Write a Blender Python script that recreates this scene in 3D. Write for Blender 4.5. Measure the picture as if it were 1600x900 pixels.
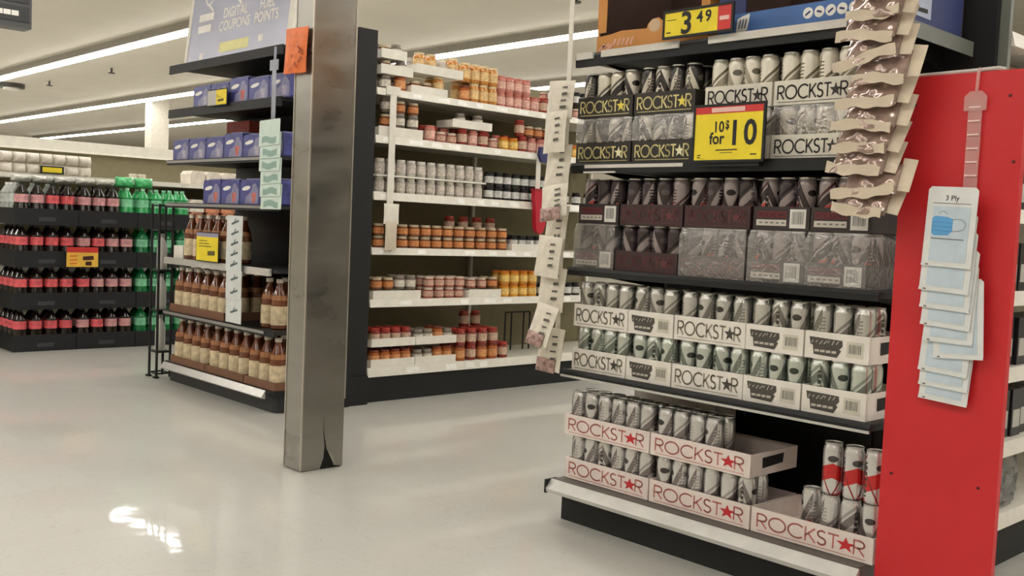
import bpy, math, random
from mathutils import Vector, Matrix
for o in list(bpy.data.objects): bpy.data.objects.remove(o)
S = bpy.context.scene; COL = S.collection
rnd = random.Random(7)
PI = math.pi

# ------------------------------------------------------------------ camera
yaw, pitch, roll = -0.81594, 0.059765, -0.0431248
fw = Vector((math.sin(yaw)*math.cos(pitch), math.cos(yaw)*math.cos(pitch), -math.sin(pitch)))
rt = Vector((math.cos(yaw), -math.sin(yaw), 0)); dn = fw.cross(rt)
r2 = math.cos(roll)*rt + math.sin(roll)*dn; d2 = -math.sin(roll)*rt + math.cos(roll)*dn
cam = bpy.data.objects.new('camera', bpy.data.cameras.new('camera')); COL.objects.link(cam)
cam.data.sensor_width = 36; cam.data.lens = 1575.5/1600*36; cam.data.clip_end = 200; cam.data.clip_start = 0.05
cam.matrix_world = Matrix(((r2.x, -d2.x, -fw.x, 0), (r2.y, -d2.y, -fw.y, 0), (r2.z, -d2.z, -fw.z, 1.075), (0, 0, 0, 1)))
S.camera = cam
# ------------------------------------------------------------------ world, exposure
w = bpy.data.worlds.new('world'); S.world = w; w.use_nodes = True
w.node_tree.nodes['Background'].inputs[0].default_value = (1, .95, .9, 1)
w.node_tree.nodes['Background'].inputs[1].default_value = 0.1
S.view_settings.view_transform = 'Standard'; S.view_settings.look = 'None'
S.view_settings.gamma = 1; S.view_settings.use_curve_mapping = False
S.view_settings.exposure = 0.3
TUBE_STRENGTH = 16.0

# ------------------------------------------------------------------ materials
def lin(c): return tuple(((v/255)/12.92 if v/255 <= .04045 else ((v/255+.055)/1.055)**2.4) for v in c)+(1,)
MATS = {}
def M(name, rgb, rough=.5, metal=0., var=.06, scale=18., bump=0., coat=0., alpha=1., trans=0., emit=None):
    if name in MATS: return MATS[name]
    m = bpy.data.materials.new(name); m.use_nodes = True; nt = m.node_tree; b = nt.nodes['Principled BSDF']
    b.inputs['Roughness'].default_value = rough; b.inputs['Metallic'].default_value = metal
    b.inputs['Coat Weight'].default_value = coat; b.inputs['Alpha'].default_value = alpha
    b.inputs['Transmission Weight'].default_value = trans
    c = lin(rgb)
    tc = nt.nodes.new('ShaderNodeTexCoord'); n = nt.nodes.new('ShaderNodeTexNoise'); n.inputs['Scale'].default_value = scale
    n.inputs['Detail'].default_value = 3
    nt.links.new(tc.outputs['Object'], n.inputs['Vector'])
    r = nt.nodes.new('ShaderNodeValToRGB')
    r.color_ramp.elements[0].position = .3; r.color_ramp.elements[1].position = .7
    r.color_ramp.elements[0].color = tuple(v*(1-var) for v in c[:3])+(1,)
    r.color_ramp.elements[1].color = tuple(min(1, v*(1+var)) for v in c[:3])+(1,)
    nt.links.new(n.outputs['Fac'], r.inputs[0]); nt.links.new(r.outputs[0], b.inputs['Base Color'])
    if bump:
        bp = nt.nodes.new('ShaderNodeBump'); bp.inputs['Strength'].default_value = bump; bp.inputs['Distance'].default_value = .01
        nt.links.new(n.outputs['Fac'], bp.inputs['Height']); nt.links.new(bp.outputs[0], b.inputs['Normal'])
    if emit:
        b.inputs['Emission Color'].default_value = lin(emit[0]); b.inputs['Emission Strength'].default_value = emit[1]
    MATS[name] = m
    return m

class NG:                                            # tiny helper for node maths
    def __init__(s, nt): s.nt = nt
    def m(s, op, a, b=None, c=None):
        n = s.nt.nodes.new('ShaderNodeMath'); n.operation = op
        for i, v in enumerate((a, b, c)):
            if v is None: continue
            if isinstance(v, (int, float)): n.inputs[i].default_value = v
            else: s.nt.links.new(v, n.inputs[i])
        return n.outputs[0]
    def rng(s, x, a, b): return s.m('MULTIPLY', s.m('GREATER_THAN', x, a), s.m('LESS_THAN', x, b))
    def mix(s, f, a, b):
        n = s.nt.nodes.new('ShaderNodeMix'); n.data_type = 'RGBA'
        s.nt.links.new(f, n.inputs['Factor'])
        for k, v in ((6, a), (7, b)):
            if isinstance(v, tuple): n.inputs[k].default_value = v
            else: s.nt.links.new(v, n.inputs[k])
        return n.outputs[2]

def can_mat(name, base, dark, accent, band, metal=.75, acc_h=.32, rough=.27, mode=0):
    m = bpy.data.materials.new(name); m.use_nodes = True; nt = m.node_tree; b = nt.nodes['Principled BSDF']; g = NG(nt)
    b.inputs['Roughness'].default_value = rough; b.inputs['Metallic'].default_value = metal
    tc = nt.nodes.new('ShaderNodeTexCoord'); sp = nt.nodes.new('ShaderNodeSeparateXYZ'); nt.links.new(tc.outputs['Object'], sp.inputs[0])
    u = g.m('DIVIDE', g.m('ARCTAN2', sp.outputs[1], sp.outputs[0]), PI)      # -1..1 round the can
    v = g.m('DIVIDE', sp.outputs[2], .158)
    saw = g.m('FRACT', g.m('ADD', u, 10.25))
    tri = g.m('ABSOLUTE', g.m('SUBTRACT', g.m('MULTIPLY', saw, 2), 1))       # 0 at the middle of each of two faces
    side = g.m('GREATER_THAN', u, -.25); side = g.m('MULTIPLY', side, g.m('LESS_THAN', u, .75))   # 1 = front face, 0 = back face
    d = g.m('SUBTRACT', v, g.m('ADD', .26, g.m('MULTIPLY', saw, .55)))           # slanting slash (back)
    d2 = g.m('SUBTRACT', v, g.m('ADD', .34, g.m('MULTIPLY', tri, .60)))          # wings round the emblem (front)
    col = g.mix(g.m('LESS_THAN', g.m('ADD', v, g.m('MULTIPLY', saw, -.22)), acc_h-.2), lin(base), lin(accent))
    if mode == 1: col = g.mix(g.rng(g.m('ADD', v, g.m('MULTIPLY', tri, .12)), .34, .62), col, lin(accent))
    col = g.mix(g.m('MULTIPLY', g.rng(d, -.2, 0.0), g.m('SUBTRACT', 1, side)), col, lin(dark))
    col = g.mix(g.m('MULTIPLY', g.rng(d, .05, .12), g.m('SUBTRACT', 1, side)), col, lin(band))
    if mode != 1: col = g.mix(g.m('MULTIPLY', g.rng(d2, -.26, 0.0), side), col, lin(dark))
    col = g.mix(g.m('MULTIPLY', g.rng(d2, -.40, -.33), side), col, lin(band))
    e = g.m('ADD', g.m('POWER', g.m('DIVIDE', tri, .34), 2), g.m('POWER', g.m('DIVIDE', g.m('SUBTRACT', v, .70), .062), 2))
    col = g.mix(g.m('MULTIPLY', g.m('LESS_THAN', e, 1), side), col, lin(tuple(int(q*.6) for q in dark)))   # oval emblem
    st = g.m('GREATER_THAN', g.m('SINE', g.m('MULTIPLY', v, 58)), -.45)
    blk = g.m('MULTIPLY', g.m('MULTIPLY', g.rng(u, -.31, -.19), g.rng(v, .14, .78)), st)
    col = g.mix(blk, col, lin(tuple(int(q*.6) for q in dark)))                  # column of upright letters
    blk2 = g.m('MULTIPLY', g.m('MULTIPLY', g.rng(u, .62, .86), g.rng(v, .2, .78)), g.m('GREATER_THAN', g.m('SINE', g.m('MULTIPLY', v, 95)), .2))
    col = g.mix(blk2, col, lin(band))                                           # small print
    nt.links.new(col, b.inputs['Base Color'])
    MATS[name] = m
    return m

black = M('black_steel', (10, 10, 11), .58, .0, .12)
black2 = M('black_panel', (11, 11, 13), .6)
silver = M('silver_rail', (205, 203, 198), .32, .6)
white_st = M('white_enamel', (226, 222, 210), .4)
grey_mark = M('grey_print', (120, 118, 112), .6)
blackink = M('black_ink', (24, 22, 22), .6)
whiteink = M('white_ink', (235, 232, 225), .5)
redink = M('red_ink', (196, 40, 44), .5)
yellow = M('yellow_card', (238, 214, 40), .55)
redcard = M('red_card', (205, 52, 48), .55)
cardwhite = M('white_carton', (228, 222, 212), .6)
cream = M('cream_paper', (206, 191, 168), .55)
clear = M('clear_plastic', (225, 225, 225), .15, alpha=.32)

# ------------------------------------------------------------------ mesh builder
class MB:
    def __init__(s): s.v = []; s.f = []; s.m = []; s.sm = []
    def face(s, idx, m=0, sm=False): s.f.append(idx); s.m.append(m); s.sm.append(sm)
    def quad(s, a, b, c, d, m=0):
        i = len(s.v); s.v += [a, b, c, d]; s.face((i, i+1, i+2, i+3), m); return s
    def box(s, x0, x1, y0, y1, z0, z1, m=0):
        i = len(s.v)
        s.v += [(x0, y0, z0), (x1, y0, z0), (x1, y1, z0), (x0, y1, z0), (x0, y0, z1), (x1, y0, z1), (x1, y1, z1), (x0, y1, z1)]
        for q in ((3, 2, 1, 0), (4, 5, 6, 7), (0, 1, 5, 4), (1, 2, 6, 5), (2, 3, 7, 6), (3, 0, 4, 7)): s.face(tuple(i+k for k in q), m)
        return s
    def lathe(s, prof, n=16, m=0, cx=0, cy=0, mats=None, cap=True):
        i = len(s.v); k = len(prof)
        for (r, z) in prof:
            for j in range(n):
                a = 2*PI*j/n; s.v.append((cx+r*math.cos(a), cy+r*math.sin(a), z))
        for q in range(k-1):
            mm = mats[q] if mats else m
            for j in range(n):
                j2 = (j+1) % n
                s.face((i+q*n+j, i+q*n+j2, i+(q+1)*n+j2, i+(q+1)*n+j), mm, True)
        if cap:
            if prof[0][0] > 1e-5: s.face(tuple(i+j for j in reversed(range(n))), mats[0] if mats else m)
            if prof[-1][0] > 1e-5: s.face(tuple(i+(k-1)*n+j for j in range(n)), mats[-1] if mats else m)
        return s
    def extrude(s, pts, y0, y1, m=0, axis='y'):      # closed outline (a, b): (x,z) along y, (y,z) along x, (x,y) along z
        i = len(s.v); n = len(pts)
        mp = {'y': lambda p, t: (p[0], t, p[1]), 'x': lambda p, t: (t, p[0], p[1]), 'z': lambda p, t: (p[0], p[1], t)}[axis]
        s.v += [mp(p, y0) for p in pts]+[mp(p, y1) for p in pts]
        s.face(tuple(range(i, i+n)), m); s.face(tuple(reversed(range(i+n, i+2*n))), m)
        for j in range(n): j2 = (j+1) % n; s.face((i+j, i+n+j, i+n+j2, i+j2), m)
        return s
    def tube(s, pts, r, n=8, m=0):
        i = len(s.v); P = [Vector(p) for p in pts]
        for k, p in enumerate(P):
            t = (P[min(k+1, len(P)-1)]-P[max(k-1, 0)]).normalized()
            a = t.cross(Vector((0, 0, 1)));  a = a.normalized() if a.length > 1e-3 else Vector((1, 0, 0))
            b = t.cross(a)
            for j in range(n): q = p+a*(r*math.cos(2*PI*j/n))+b*(r*math.sin(2*PI*j/n)); s.v.append(tuple(q))
        for k in range(len(P)-1):
            for j in range(n): j2 = (j+1) % n; s.face((i+k*n+j, i+k*n+j2, i+(k+1)*n+j2, i+(k+1)*n+j), m, True)
        s.face(tuple(i+j for j in range(n)), m); s.face(tuple(i+(len(P)-1)*n+j for j in range(n)), m)
        return s
    def ribbon(s, pts, t, mp, m=0):                   # flat stroke of a letter
        for (a, b) in zip(pts, pts[1:]):
            dx, dy = b[0]-a[0], b[1]-a[1]; L = math.hypot(dx, dy)
            if L < 1e-7: continue
            ux, uy = dx/L, dy/L; e = t*.18; h = t/2
            A = (a[0]-ux*e, a[1]-uy*e); B = (b[0]+ux*e, b[1]+uy*e)
            s.quad(mp(A[0]+uy*h, A[1]-ux*h), mp(B[0]+uy*h, B[1]-ux*h), mp(B[0]-uy*h, B[1]+ux*h), mp(A[0]-uy*h, A[1]+ux*h), m)
        return s
    def poly2(s, pts, mp, m=0):
        i = len(s.v); s.v += [mp(*p) for p in pts]; s.face(tuple(range(i, i+len(pts))), m); return s
    def mesh(s, name, mats, org=(0, 0, 0)):
        me = bpy.data.meshes.new(name)
        me.from_pydata([(x-org[0], y-org[1], z-org[2]) for (x, y, z) in s.v], [], s.f)
        for m in (mats if isinstance(mats, (list, tuple)) else [mats]): me.materials.append(m)
        me.polygons.foreach_set('material_index', s.m); me.polygons.foreach_set('use_smooth', s.sm)
        me.update()
        if any(s.sm): me.set_sharp_from_angle(angle=.7)
        return me

ORG = {}
def link(name, data, parent=None, loc=(0, 0, 0), rot=(0, 0, 0)):
    o = bpy.data.objects.new(name, data); COL.objects.link(o); o.location = loc; o.rotation_euler = rot
    if parent: o.parent = parent
    return o
def tag(o, label, cat, group=None, kind=None):
    o['label'] = label; o['category'] = cat
    if group: o['group'] = group
    if kind: o['kind'] = kind
    return o
def root(name, label, cat, org, group=None):          # Empty at the thing's base; parts given in world coordinates
    o = link(name, None, None, org); ORG[o.name] = org; o.empty_display_size = .05
    return tag(o, label, cat, group)
def part(name, mb, mats, parent, label=None, org=None):
    p = parent; og = None
    while p is not None:
        if p.name in ORG: og = ORG[p.name]; break
        p = p.parent
    o = link(name, mb.mesh(name, mats, og or (0, 0, 0)), parent)
    if label: o['label'] = label
    return o
def single(name, mb, mats, label, cat, org, group=None):
    o = link(name, mb.mesh(name, mats, org), None, org); ORG[o.name] = org
    return tag(o, label, cat, group)
def structure(name, mb, mats):
    o = link(name, mb.mesh(name, mats)); o['kind'] = 'structure'; return o
class Kind:                                            # shared mesh data for many copies of a thing and its parts
    def __init__(s, name, cat, mesh, kids): s.name = name; s.cat = cat; s.mesh = mesh; s.kids = kids
    def put(s, loc, rz=0, label='', group=None, rx=0, ry=0, kids=True):
        o = link(s.name, s.mesh, None, loc, (rx, ry, rz)); tag(o, label, s.cat, group)
        if kids: s._kids(o, s.kids)
        return o
    def _kids(s, p, kids):
        for k in kids:
            c = link(k[0], k[1], p)
            if len(k) > 2: s._kids(c, k[2])

SEQ = {}
ORDW = 'first second third fourth fifth sixth seventh eighth ninth tenth eleventh twelfth thirteenth fourteenth fifteenth sixteenth seventeenth eighteenth nineteenth twentieth'.split()
def seq(o, key, sk, template): SEQ.setdefault(key, []).append((sk, len(SEQ.get(key, ())), o, template))
def finish_labels():
    for key, L in SEQ.items():
        for i, (sk, _, o, t) in enumerate(sorted(L, key=lambda q: q[:2])):
            o['label'] = t.format(ORDW[i] if i < 20 else 'twenty-'+ORDW[i-20])
def text2d(body, size, bold=0.):                                # outlines of the built-in font as 2-D polygons
    cu = bpy.data.curves.new('t', 'FONT'); cu.body = body; cu.size = size; cu.resolution_u = 3; cu.offset = bold*size
    ob = bpy.data.objects.new('t', cu); COL.objects.link(ob)
    dg = bpy.context.evaluated_depsgraph_get(); me = bpy.data.meshes.new_from_object(ob.evaluated_get(dg))
    vs = [(v.co.x, v.co.y) for v in me.vertices]; fs = [tuple(p.vertices) for p in me.polygons]
    bpy.data.objects.remove(ob); bpy.data.meshes.remove(me)
    return vs, fs
def add_text(mb, body, size, x, z, mp, m=0, center=True, sx=1., bold=.012):
    vs, fs = text2d(body, size, bold)
    if not vs: return mb
    x0 = min(v[0] for v in vs); x1 = max(v[0] for v in vs)
    off = (x0+x1)/2 if center else x0; i = len(mb.v)
    mb.v += [mp((v[0]-off)*sx+x, v[1]+z) for v in vs]
    for f in fs: mb.face(tuple(i+k for k in f), m)
    return mb

def arc(cx, cy, rx, ry, a0, a1, n=14):
    return [(cx+rx*math.cos(math.radians(a0+(a1-a0)*k/n)), cy+ry*math.sin(math.radians(a0+(a1-a0)*k/n))) for k in range(n+1)]
GLY = {'R': (.62, [[(0, 0), (0, 1)], [(0, 1), (.3, 1)]+arc(.3, .74, .26, .26, 90, -90, 8)+[(0, .48)], [(.24, .48), (.56, 0)]]),
       'O': (1.06, [arc(.5, .5, .5, .5, 0, 360, 22)]),
       'C': (.92, [arc(.5, .5, .5, .5, 48, 312, 18)]),
       'K': (.58, [[(0, 0), (0, 1)], [(0, .38), (.52, 1)], [(.16, .56), (.56, 0)]]),
       'S': (.52, [arc(.24, .75, .22, .25, 40, 270, 10)+arc(.24, .25, .24, .25, 90, -150, 10)]),
       'T': (.56, [[(-.02, .97), (.56, .97)], [(.27, 0), (.27, .97)]])}
def star_pts(cx, cy, r):
    return [(cx+(r if k % 2 == 0 else r*.4)*math.sin(k*PI/5), cy+(r if k % 2 == 0 else r*.4)*math.cos(k*PI/5)) for k in range(10)]
def word_rockstar(mbL, mbS, x0, x1, z0, h, mp, t=.135):
    seq = 'ROCKST*R'; tot = sum(.74 if c == '*' else GLY[c][0]+.1 for c in seq)-.1
    sx = (x1-x0)/tot; x = x0
    for c in seq:
        if c == '*':
            mbS.poly2([(x+(p[0])*sx, z0+p[1]*h) for p in star_pts(.3, .46, .56)], mp); x += .74*sx
        else:
            wd, st = GLY[c]
            for pl in st: mbL.ribbon([(x+p[0]*sx, z0+p[1]*h) for p in pl], t*h, mp)
            x += (wd+.1)*sx

# ================================================================== THE SETTING
def floor_mat():
    m = bpy.data.materials.new('vinyl_floor'); m.use_nodes = True; nt = m.node_tree; b = nt.nodes['Principled BSDF']; g = NG(nt)
    tc = nt.nodes.new('ShaderNodeTexCoord'); sp = nt.nodes.new('ShaderNodeSeparateXYZ'); nt.links.new(tc.outputs['Object'], sp.inputs[0])
    fx = g.m('FRACT', g.m('DIVIDE', g.m('ADD', sp.outputs[0], 61), .305)); fy = g.m('FRACT', g.m('DIVIDE', g.m('ADD', sp.outputs[1], 61), .305))
    seam = g.m('MAXIMUM', g.m('LESS_THAN', fx, .008), g.m('LESS_THAN', fy, .008))
    cell = nt.nodes.new('ShaderNodeCombineXYZ')
    nt.links.new(g.m('FLOOR', g.m('DIVIDE', g.m('ADD', sp.outputs[0], 61), .305)), cell.inputs[0])
    nt.links.new(g.m('FLOOR', g.m('DIVIDE', g.m('ADD', sp.outputs[1], 61), .305)), cell.inputs[1])
    wn = nt.nodes.new('ShaderNodeTexWhiteNoise'); nt.links.new(cell.outputs[0], wn.inputs['Vector'])
    n1 = nt.nodes.new('ShaderNodeTexNoise'); n1.inputs['Scale'].default_value = 1.3; n1.inputs['Detail'].default_value = 6; nt.links.new(tc.outputs['Object'], n1.inputs['Vector'])
    n2 = nt.nodes.new('ShaderNodeTexNoise'); n2.inputs['Scale'].default_value = 55; n2.inputs['Detail'].default_value = 4; nt.links.new(tc.outputs['Object'], n2.inputs['Vector'])
    col = g.mix(n1.outputs['Fac'], lin((184, 182, 174)), lin((203, 202, 195)))
    col = g.mix(g.m('MULTIPLY', wn.outputs['Value'], .22), col, lin((178, 175, 166)))
    col = g.mix(g.m('MULTIPLY', g.m('GREATER_THAN', n2.outputs['Fac'], .62), .18), col, lin((160, 152, 138)))
    col = g.mix(g.m('MULTIPLY', seam, .16), col, lin((140, 134, 122)))
    # scuffs
    n3 = nt.nodes.new('ShaderNodeTexNoise'); n3.inputs['Scale'].default_value = 3.2; n3.inputs['Detail'].default_value = 8; n3.inputs['Distortion'].default_value = 1.5
    nt.links.new(tc.outputs['Object'], n3.inputs['Vector'])
    col = g.mix(g.m('MULTIPLY', g.rng(n3.outputs['Fac'], .497, .503), .25), col, lin((150, 142, 128)))
    nt.links.new(col, b.inputs['Base Color'])
    nt.links.new(g.m('ADD', .26, g.m('MULTIPLY', n1.outputs['Fac'], .2)), b.inputs['Roughness'])
    b.inputs['Specular IOR Level'].default_value = .4; b.inputs['Coat Weight'].default_value = .5; b.inputs['Coat Roughness'].default_value = .045; b.inputs['Coat IOR'].default_value = 1.4
    nb = nt.nodes.new('ShaderNodeTexNoise'); nb.inputs['Scale'].default_value = 4.5; nb.inputs['Detail'].default_value = 2; nt.links.new(tc.outputs['Object'], nb.inputs['Vector'])
    bp = nt.nodes.new('ShaderNodeBump'); bp.inputs['Strength'].default_value = .10; bp.inputs['Distance'].default_value = .012
    nt.links.new(nb.outputs['Fac'], bp.inputs['Height']); nt.links.new(bp.outputs[0], b.inputs['Normal']); nt.links.new(bp.outputs[0], b.inputs['Coat Normal'])
    return m
X0, X1, Y0, Y1, ZC = -42., 7., -7., 19., 3.64
structure('floor', MB().box(X0, X1, Y0, Y1, -.1, 0), floor_mat())
ceil_m = M('painted_ceiling', (208, 201, 186), .8, var=.03, scale=1.2)
structure('ceiling', MB().box(X0, X1, Y0, Y1, ZC, ZC+.1), ceil_m)
wall_m = M('painted_wall', (208, 201, 184), .8, var=.03, scale=1.5)
structure('wall_left', MB().box(X0-.2, X0, Y0, Y1, 0, ZC), wall_m)
structure('wall_right', MB().box(X1, X1+.2, Y0, Y1, 0, ZC), wall_m)
structure('wall_back', MB().box(X0, X1, Y1, Y1+.2, 0, ZC), wall_m)
structure('wall_front', MB().box(X0, X1, Y0-.2, Y0, 0, ZC), wall_m)

# ceiling light rows (run along X)
tube_m = bpy.data.materials.new('lit_diffuser'); tube_m.use_nodes = True
_b = tube_m.node_tree.nodes['Principled BSDF']; _b.inputs['Emission Color'].default_value = (1, .968, .925, 1); _b.inputs['Emission Strength'].default_value = TUBE_STRENGTH
house_m = M('fixture_housing', (150, 144, 132), .5)
hm = MB().box(-1.22, 1.22, -.09, .09, .06, .14); hm.box(-1.22, 1.22, -.1, -.085, .03, .07); hm.box(-1.22, 1.22, .085, .1, .03, .07)
hmesh = hm.mesh('light_fixture', house_m)
tmesh = MB().box(-.585, .585, -.075, .075, 0, .06).mesh('diffuser', tube_m)
kf = Kind('ceiling_light', 'light', hmesh, [])
rowname = {12.45: 'ceiling strip light in the row farthest beyond the shelving', 9.32: 'ceiling strip light in the middle row beyond the jar shelving',
           6.15: 'ceiling strip light in the row just beyond the shelf ends', 3.0: 'ceiling strip light in the row over the shelf ends',
           -.15: 'ceiling strip light in the row over the open floor', -3.3: 'ceiling strip light in the row over the store front'}
for y, lb in rowname.items():
    for k in range(18):
        x = -37.6+k*2.44
        o = kf.put((x, y, 3.5), 0, lb, lb.replace('ceiling strip light', 'strip lights')); seq(o, 'L%s' % y, x, lb.replace('light in', 'light, {} from the far wall, in'))
        for s in (-.61, .61):
            c = link('diffuser', tmesh, o, (s, 0, 0))
col_m = M('white_column', (222, 216, 202), .6)
co = MB().box(-22.45, -22.1, 9.55, 9.95, 0, ZC); structure('trim_1', co, col_m)

# ceiling fittings
dark_m = M('dark_fitting', (70, 66, 60), .5)
sp = root('ceiling_speaker', 'small round dark ceiling speaker with white centre', 'speaker', (-22.9, 6.86, ZC-.02))
mb = MB().lathe([(.26, ZC-.09), (.26, ZC)], 20, cx=-22.9, cy=6.86); part('ring', mb, dark_m, sp)
mb = MB().lathe([(.16, ZC-.13), (.16, ZC-.085)], 20, cx=-22.9, cy=6.86); part('grille', mb, white_st, sp)
for (x, y) in ((-18.47, 7.22), (-21.6, 7.19), (-7.72, 8.03)):
    s_ = root('sprinkler', '', 'sprinkler', (x, y, ZC), 'ceiling sprinklers'); seq(s_, 'spr', x, 'small sprinkler head on the painted ceiling, {} from the far wall')
    part('stem', MB().lathe([(.02, ZC-.09), (.02, ZC)], 8, cx=x, cy=y), dark_m, s_)
    part('deflector', MB().lathe([(.06, ZC-.1), (.06, ZC-.085)], 10, cx=x, cy=y), dark_m, s_)

# ================================================================== ENERGY DRINK END DISPLAY (front plane y = 2.70)
EX0, EX1, EY = -2.57, -1.355, 2.70
ec = root('display_shelf', 'black metal end display shelving stacked with energy drink trays', 'shelving', ((EX0+EX1)/2, 2.95, 0))
part('back_panel', MB().box(-2.59, -1.29, 3.2, 3.225, 0, 2.35), black2, ec)
part('kick_plate', MB().box(EX0+.02, EX1-.01, 2.70, 3.19, 0, .105), black2, ec)
bd = part('base_deck', MB().box(EX0, EX1, 2.672, 3.19, .105, .152), M('deck_steel', (92, 88, 82), .5), ec)
part('price_rail', MB().extrude([(2.640, .118), (2.668, .150), (2.672, .150), (2.672, .098), (2.644, .104)], EX0-.008, EX1+.005, axis='x'), silver, bd)
for s in (EX0-.016, EX1-.0): pass
part('end_cap', MB().box(EX0-.016, EX0-.008, 2.64, 2.70, .10, .15), black, bd)
SH = [(1.71, .045, 1.665), (1.318, .036, 1.282), (.938, .027, .911), (.560, .025, .535)]
for i, (zt, h, zb) in enumerate(SH):
    sh = part('shelf', MB().box(EX0, EX1, 2.70, 3.19, zt-.02, zt), black, ec)
    part('shelf_lip', MB().extrude([(2.688, zb), (2.700, zb), (2.700, zt+.002), (2.692, zt+.002), (2.686, zt-.008)], EX0, EX1, axis='x'), black, sh)
    for x in (EX0+.06, EX1-.09):
        part('bracket', MB().extrude([(2.75, zt-.022), (3.19, zt-.022), (3.19, zt-.09), (3.1, zt-.07)], x, x+.004, axis='x'), black, sh)
    if i == 3: part('price_rail', MB().box(EX0, EX1, 2.682, 2.687, zb, zb+.008), silver, sh)
    if i == 0:
        part('shelf_end', MB().box(EX1, EX1+.004, 2.70, 3.19, zb, zt), M('grey_shelf_end', (104, 107, 100), .45), sh)
        for a, b in ((-2.56, -2.48), (-2.44, -2.1), (-1.98, -1.5)):
            part('price_strip', MB().box(a, b, 2.678, 2.686, 1.69, 1.714), M('strip_white', (205, 200, 190), .5), sh)
    if i == 1:
        part('price_strip', MB().box(-2.5, -2.06, 2.6845, 2.686, 1.3, 1.312), M('strip_white', (205, 200, 190), .5), sh)
        part('price_strip', MB().box(-2.5, -2.35, 2.680, 2.686, 1.282, 1.288), M('strip_white', (205, 200, 190), .5), sh)
for x in (-2.3, -1.62):
    part('upright', MB().box(x-.02, x+.02, 3.19, 3.2, 0, 2.35), black, ec)

# ---- cans
lid_m = M('can_lid', (205, 203, 198), .28, .85)
body = MB().lathe([(.023, 0), (.0275, .004), (.0298, .012), (.0300, .02), (.0300, .136), (.0295, .141), (.0262, .150), (.0256, .153)], 20)
lid = MB().lathe([(.0256, .1532), (.0264, .154), (.0264, .158), (.0246, .158), (.024, .1555), (.0001, .1555)], 20)
lid.box(-.005, .009, -.006, .006, .1555, .1572)
lidmesh = lid.mesh('lid', lid_m)
def can_kind(style):
    return Kind('energy_drink_can', 'can', body.mesh('energy_drink_can', style), [('lid', lidmesh)])
K_red = can_kind(can_mat('can_silver_red', (212, 210, 207), (132, 124, 122), (196, 96, 94), (168, 162, 160), acc_h=.42))
K_red2 = can_kind(can_mat('can_silver_red_band', (214, 212, 209), (150, 140, 138), (204, 62, 62), (150, 60, 58), mode=1, acc_h=.1))
K_sil = can_kind(can_mat('can_silver', (210, 208, 202), (136, 133, 126), (172, 170, 164), (150, 147, 140)))
K_mint = can_kind(can_mat('can_mint', (208, 213, 205), (128, 134, 126), (186, 198, 188), (150, 158, 150)))
K_drk = can_kind(can_mat('can_dark', (66, 56, 57), (150, 138, 136), (206, 72, 68), (38, 32, 34), metal=.35, acc_h=.44))
K_drk2 = can_kind(can_mat('can_dark_grey', (150, 138, 135), (58, 48, 49), (208, 84, 78), (84, 52, 54), metal=.35, acc_h=.5))
K_blk = can_kind(can_mat('can_black_cream', (206, 198, 180), (52, 46, 42), (170, 160, 130), (90, 84, 74), metal=.3))
K_blk2 = can_kind(can_mat('can_black', (54, 49, 46), (190, 182, 164), (196, 178, 110), (120, 112, 98), metal=.3))
K_crm = can_kind(can_mat('can_cream', (222, 214, 196), (158, 148, 128), (206, 196, 168), (110, 100, 78), metal=.15))

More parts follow.
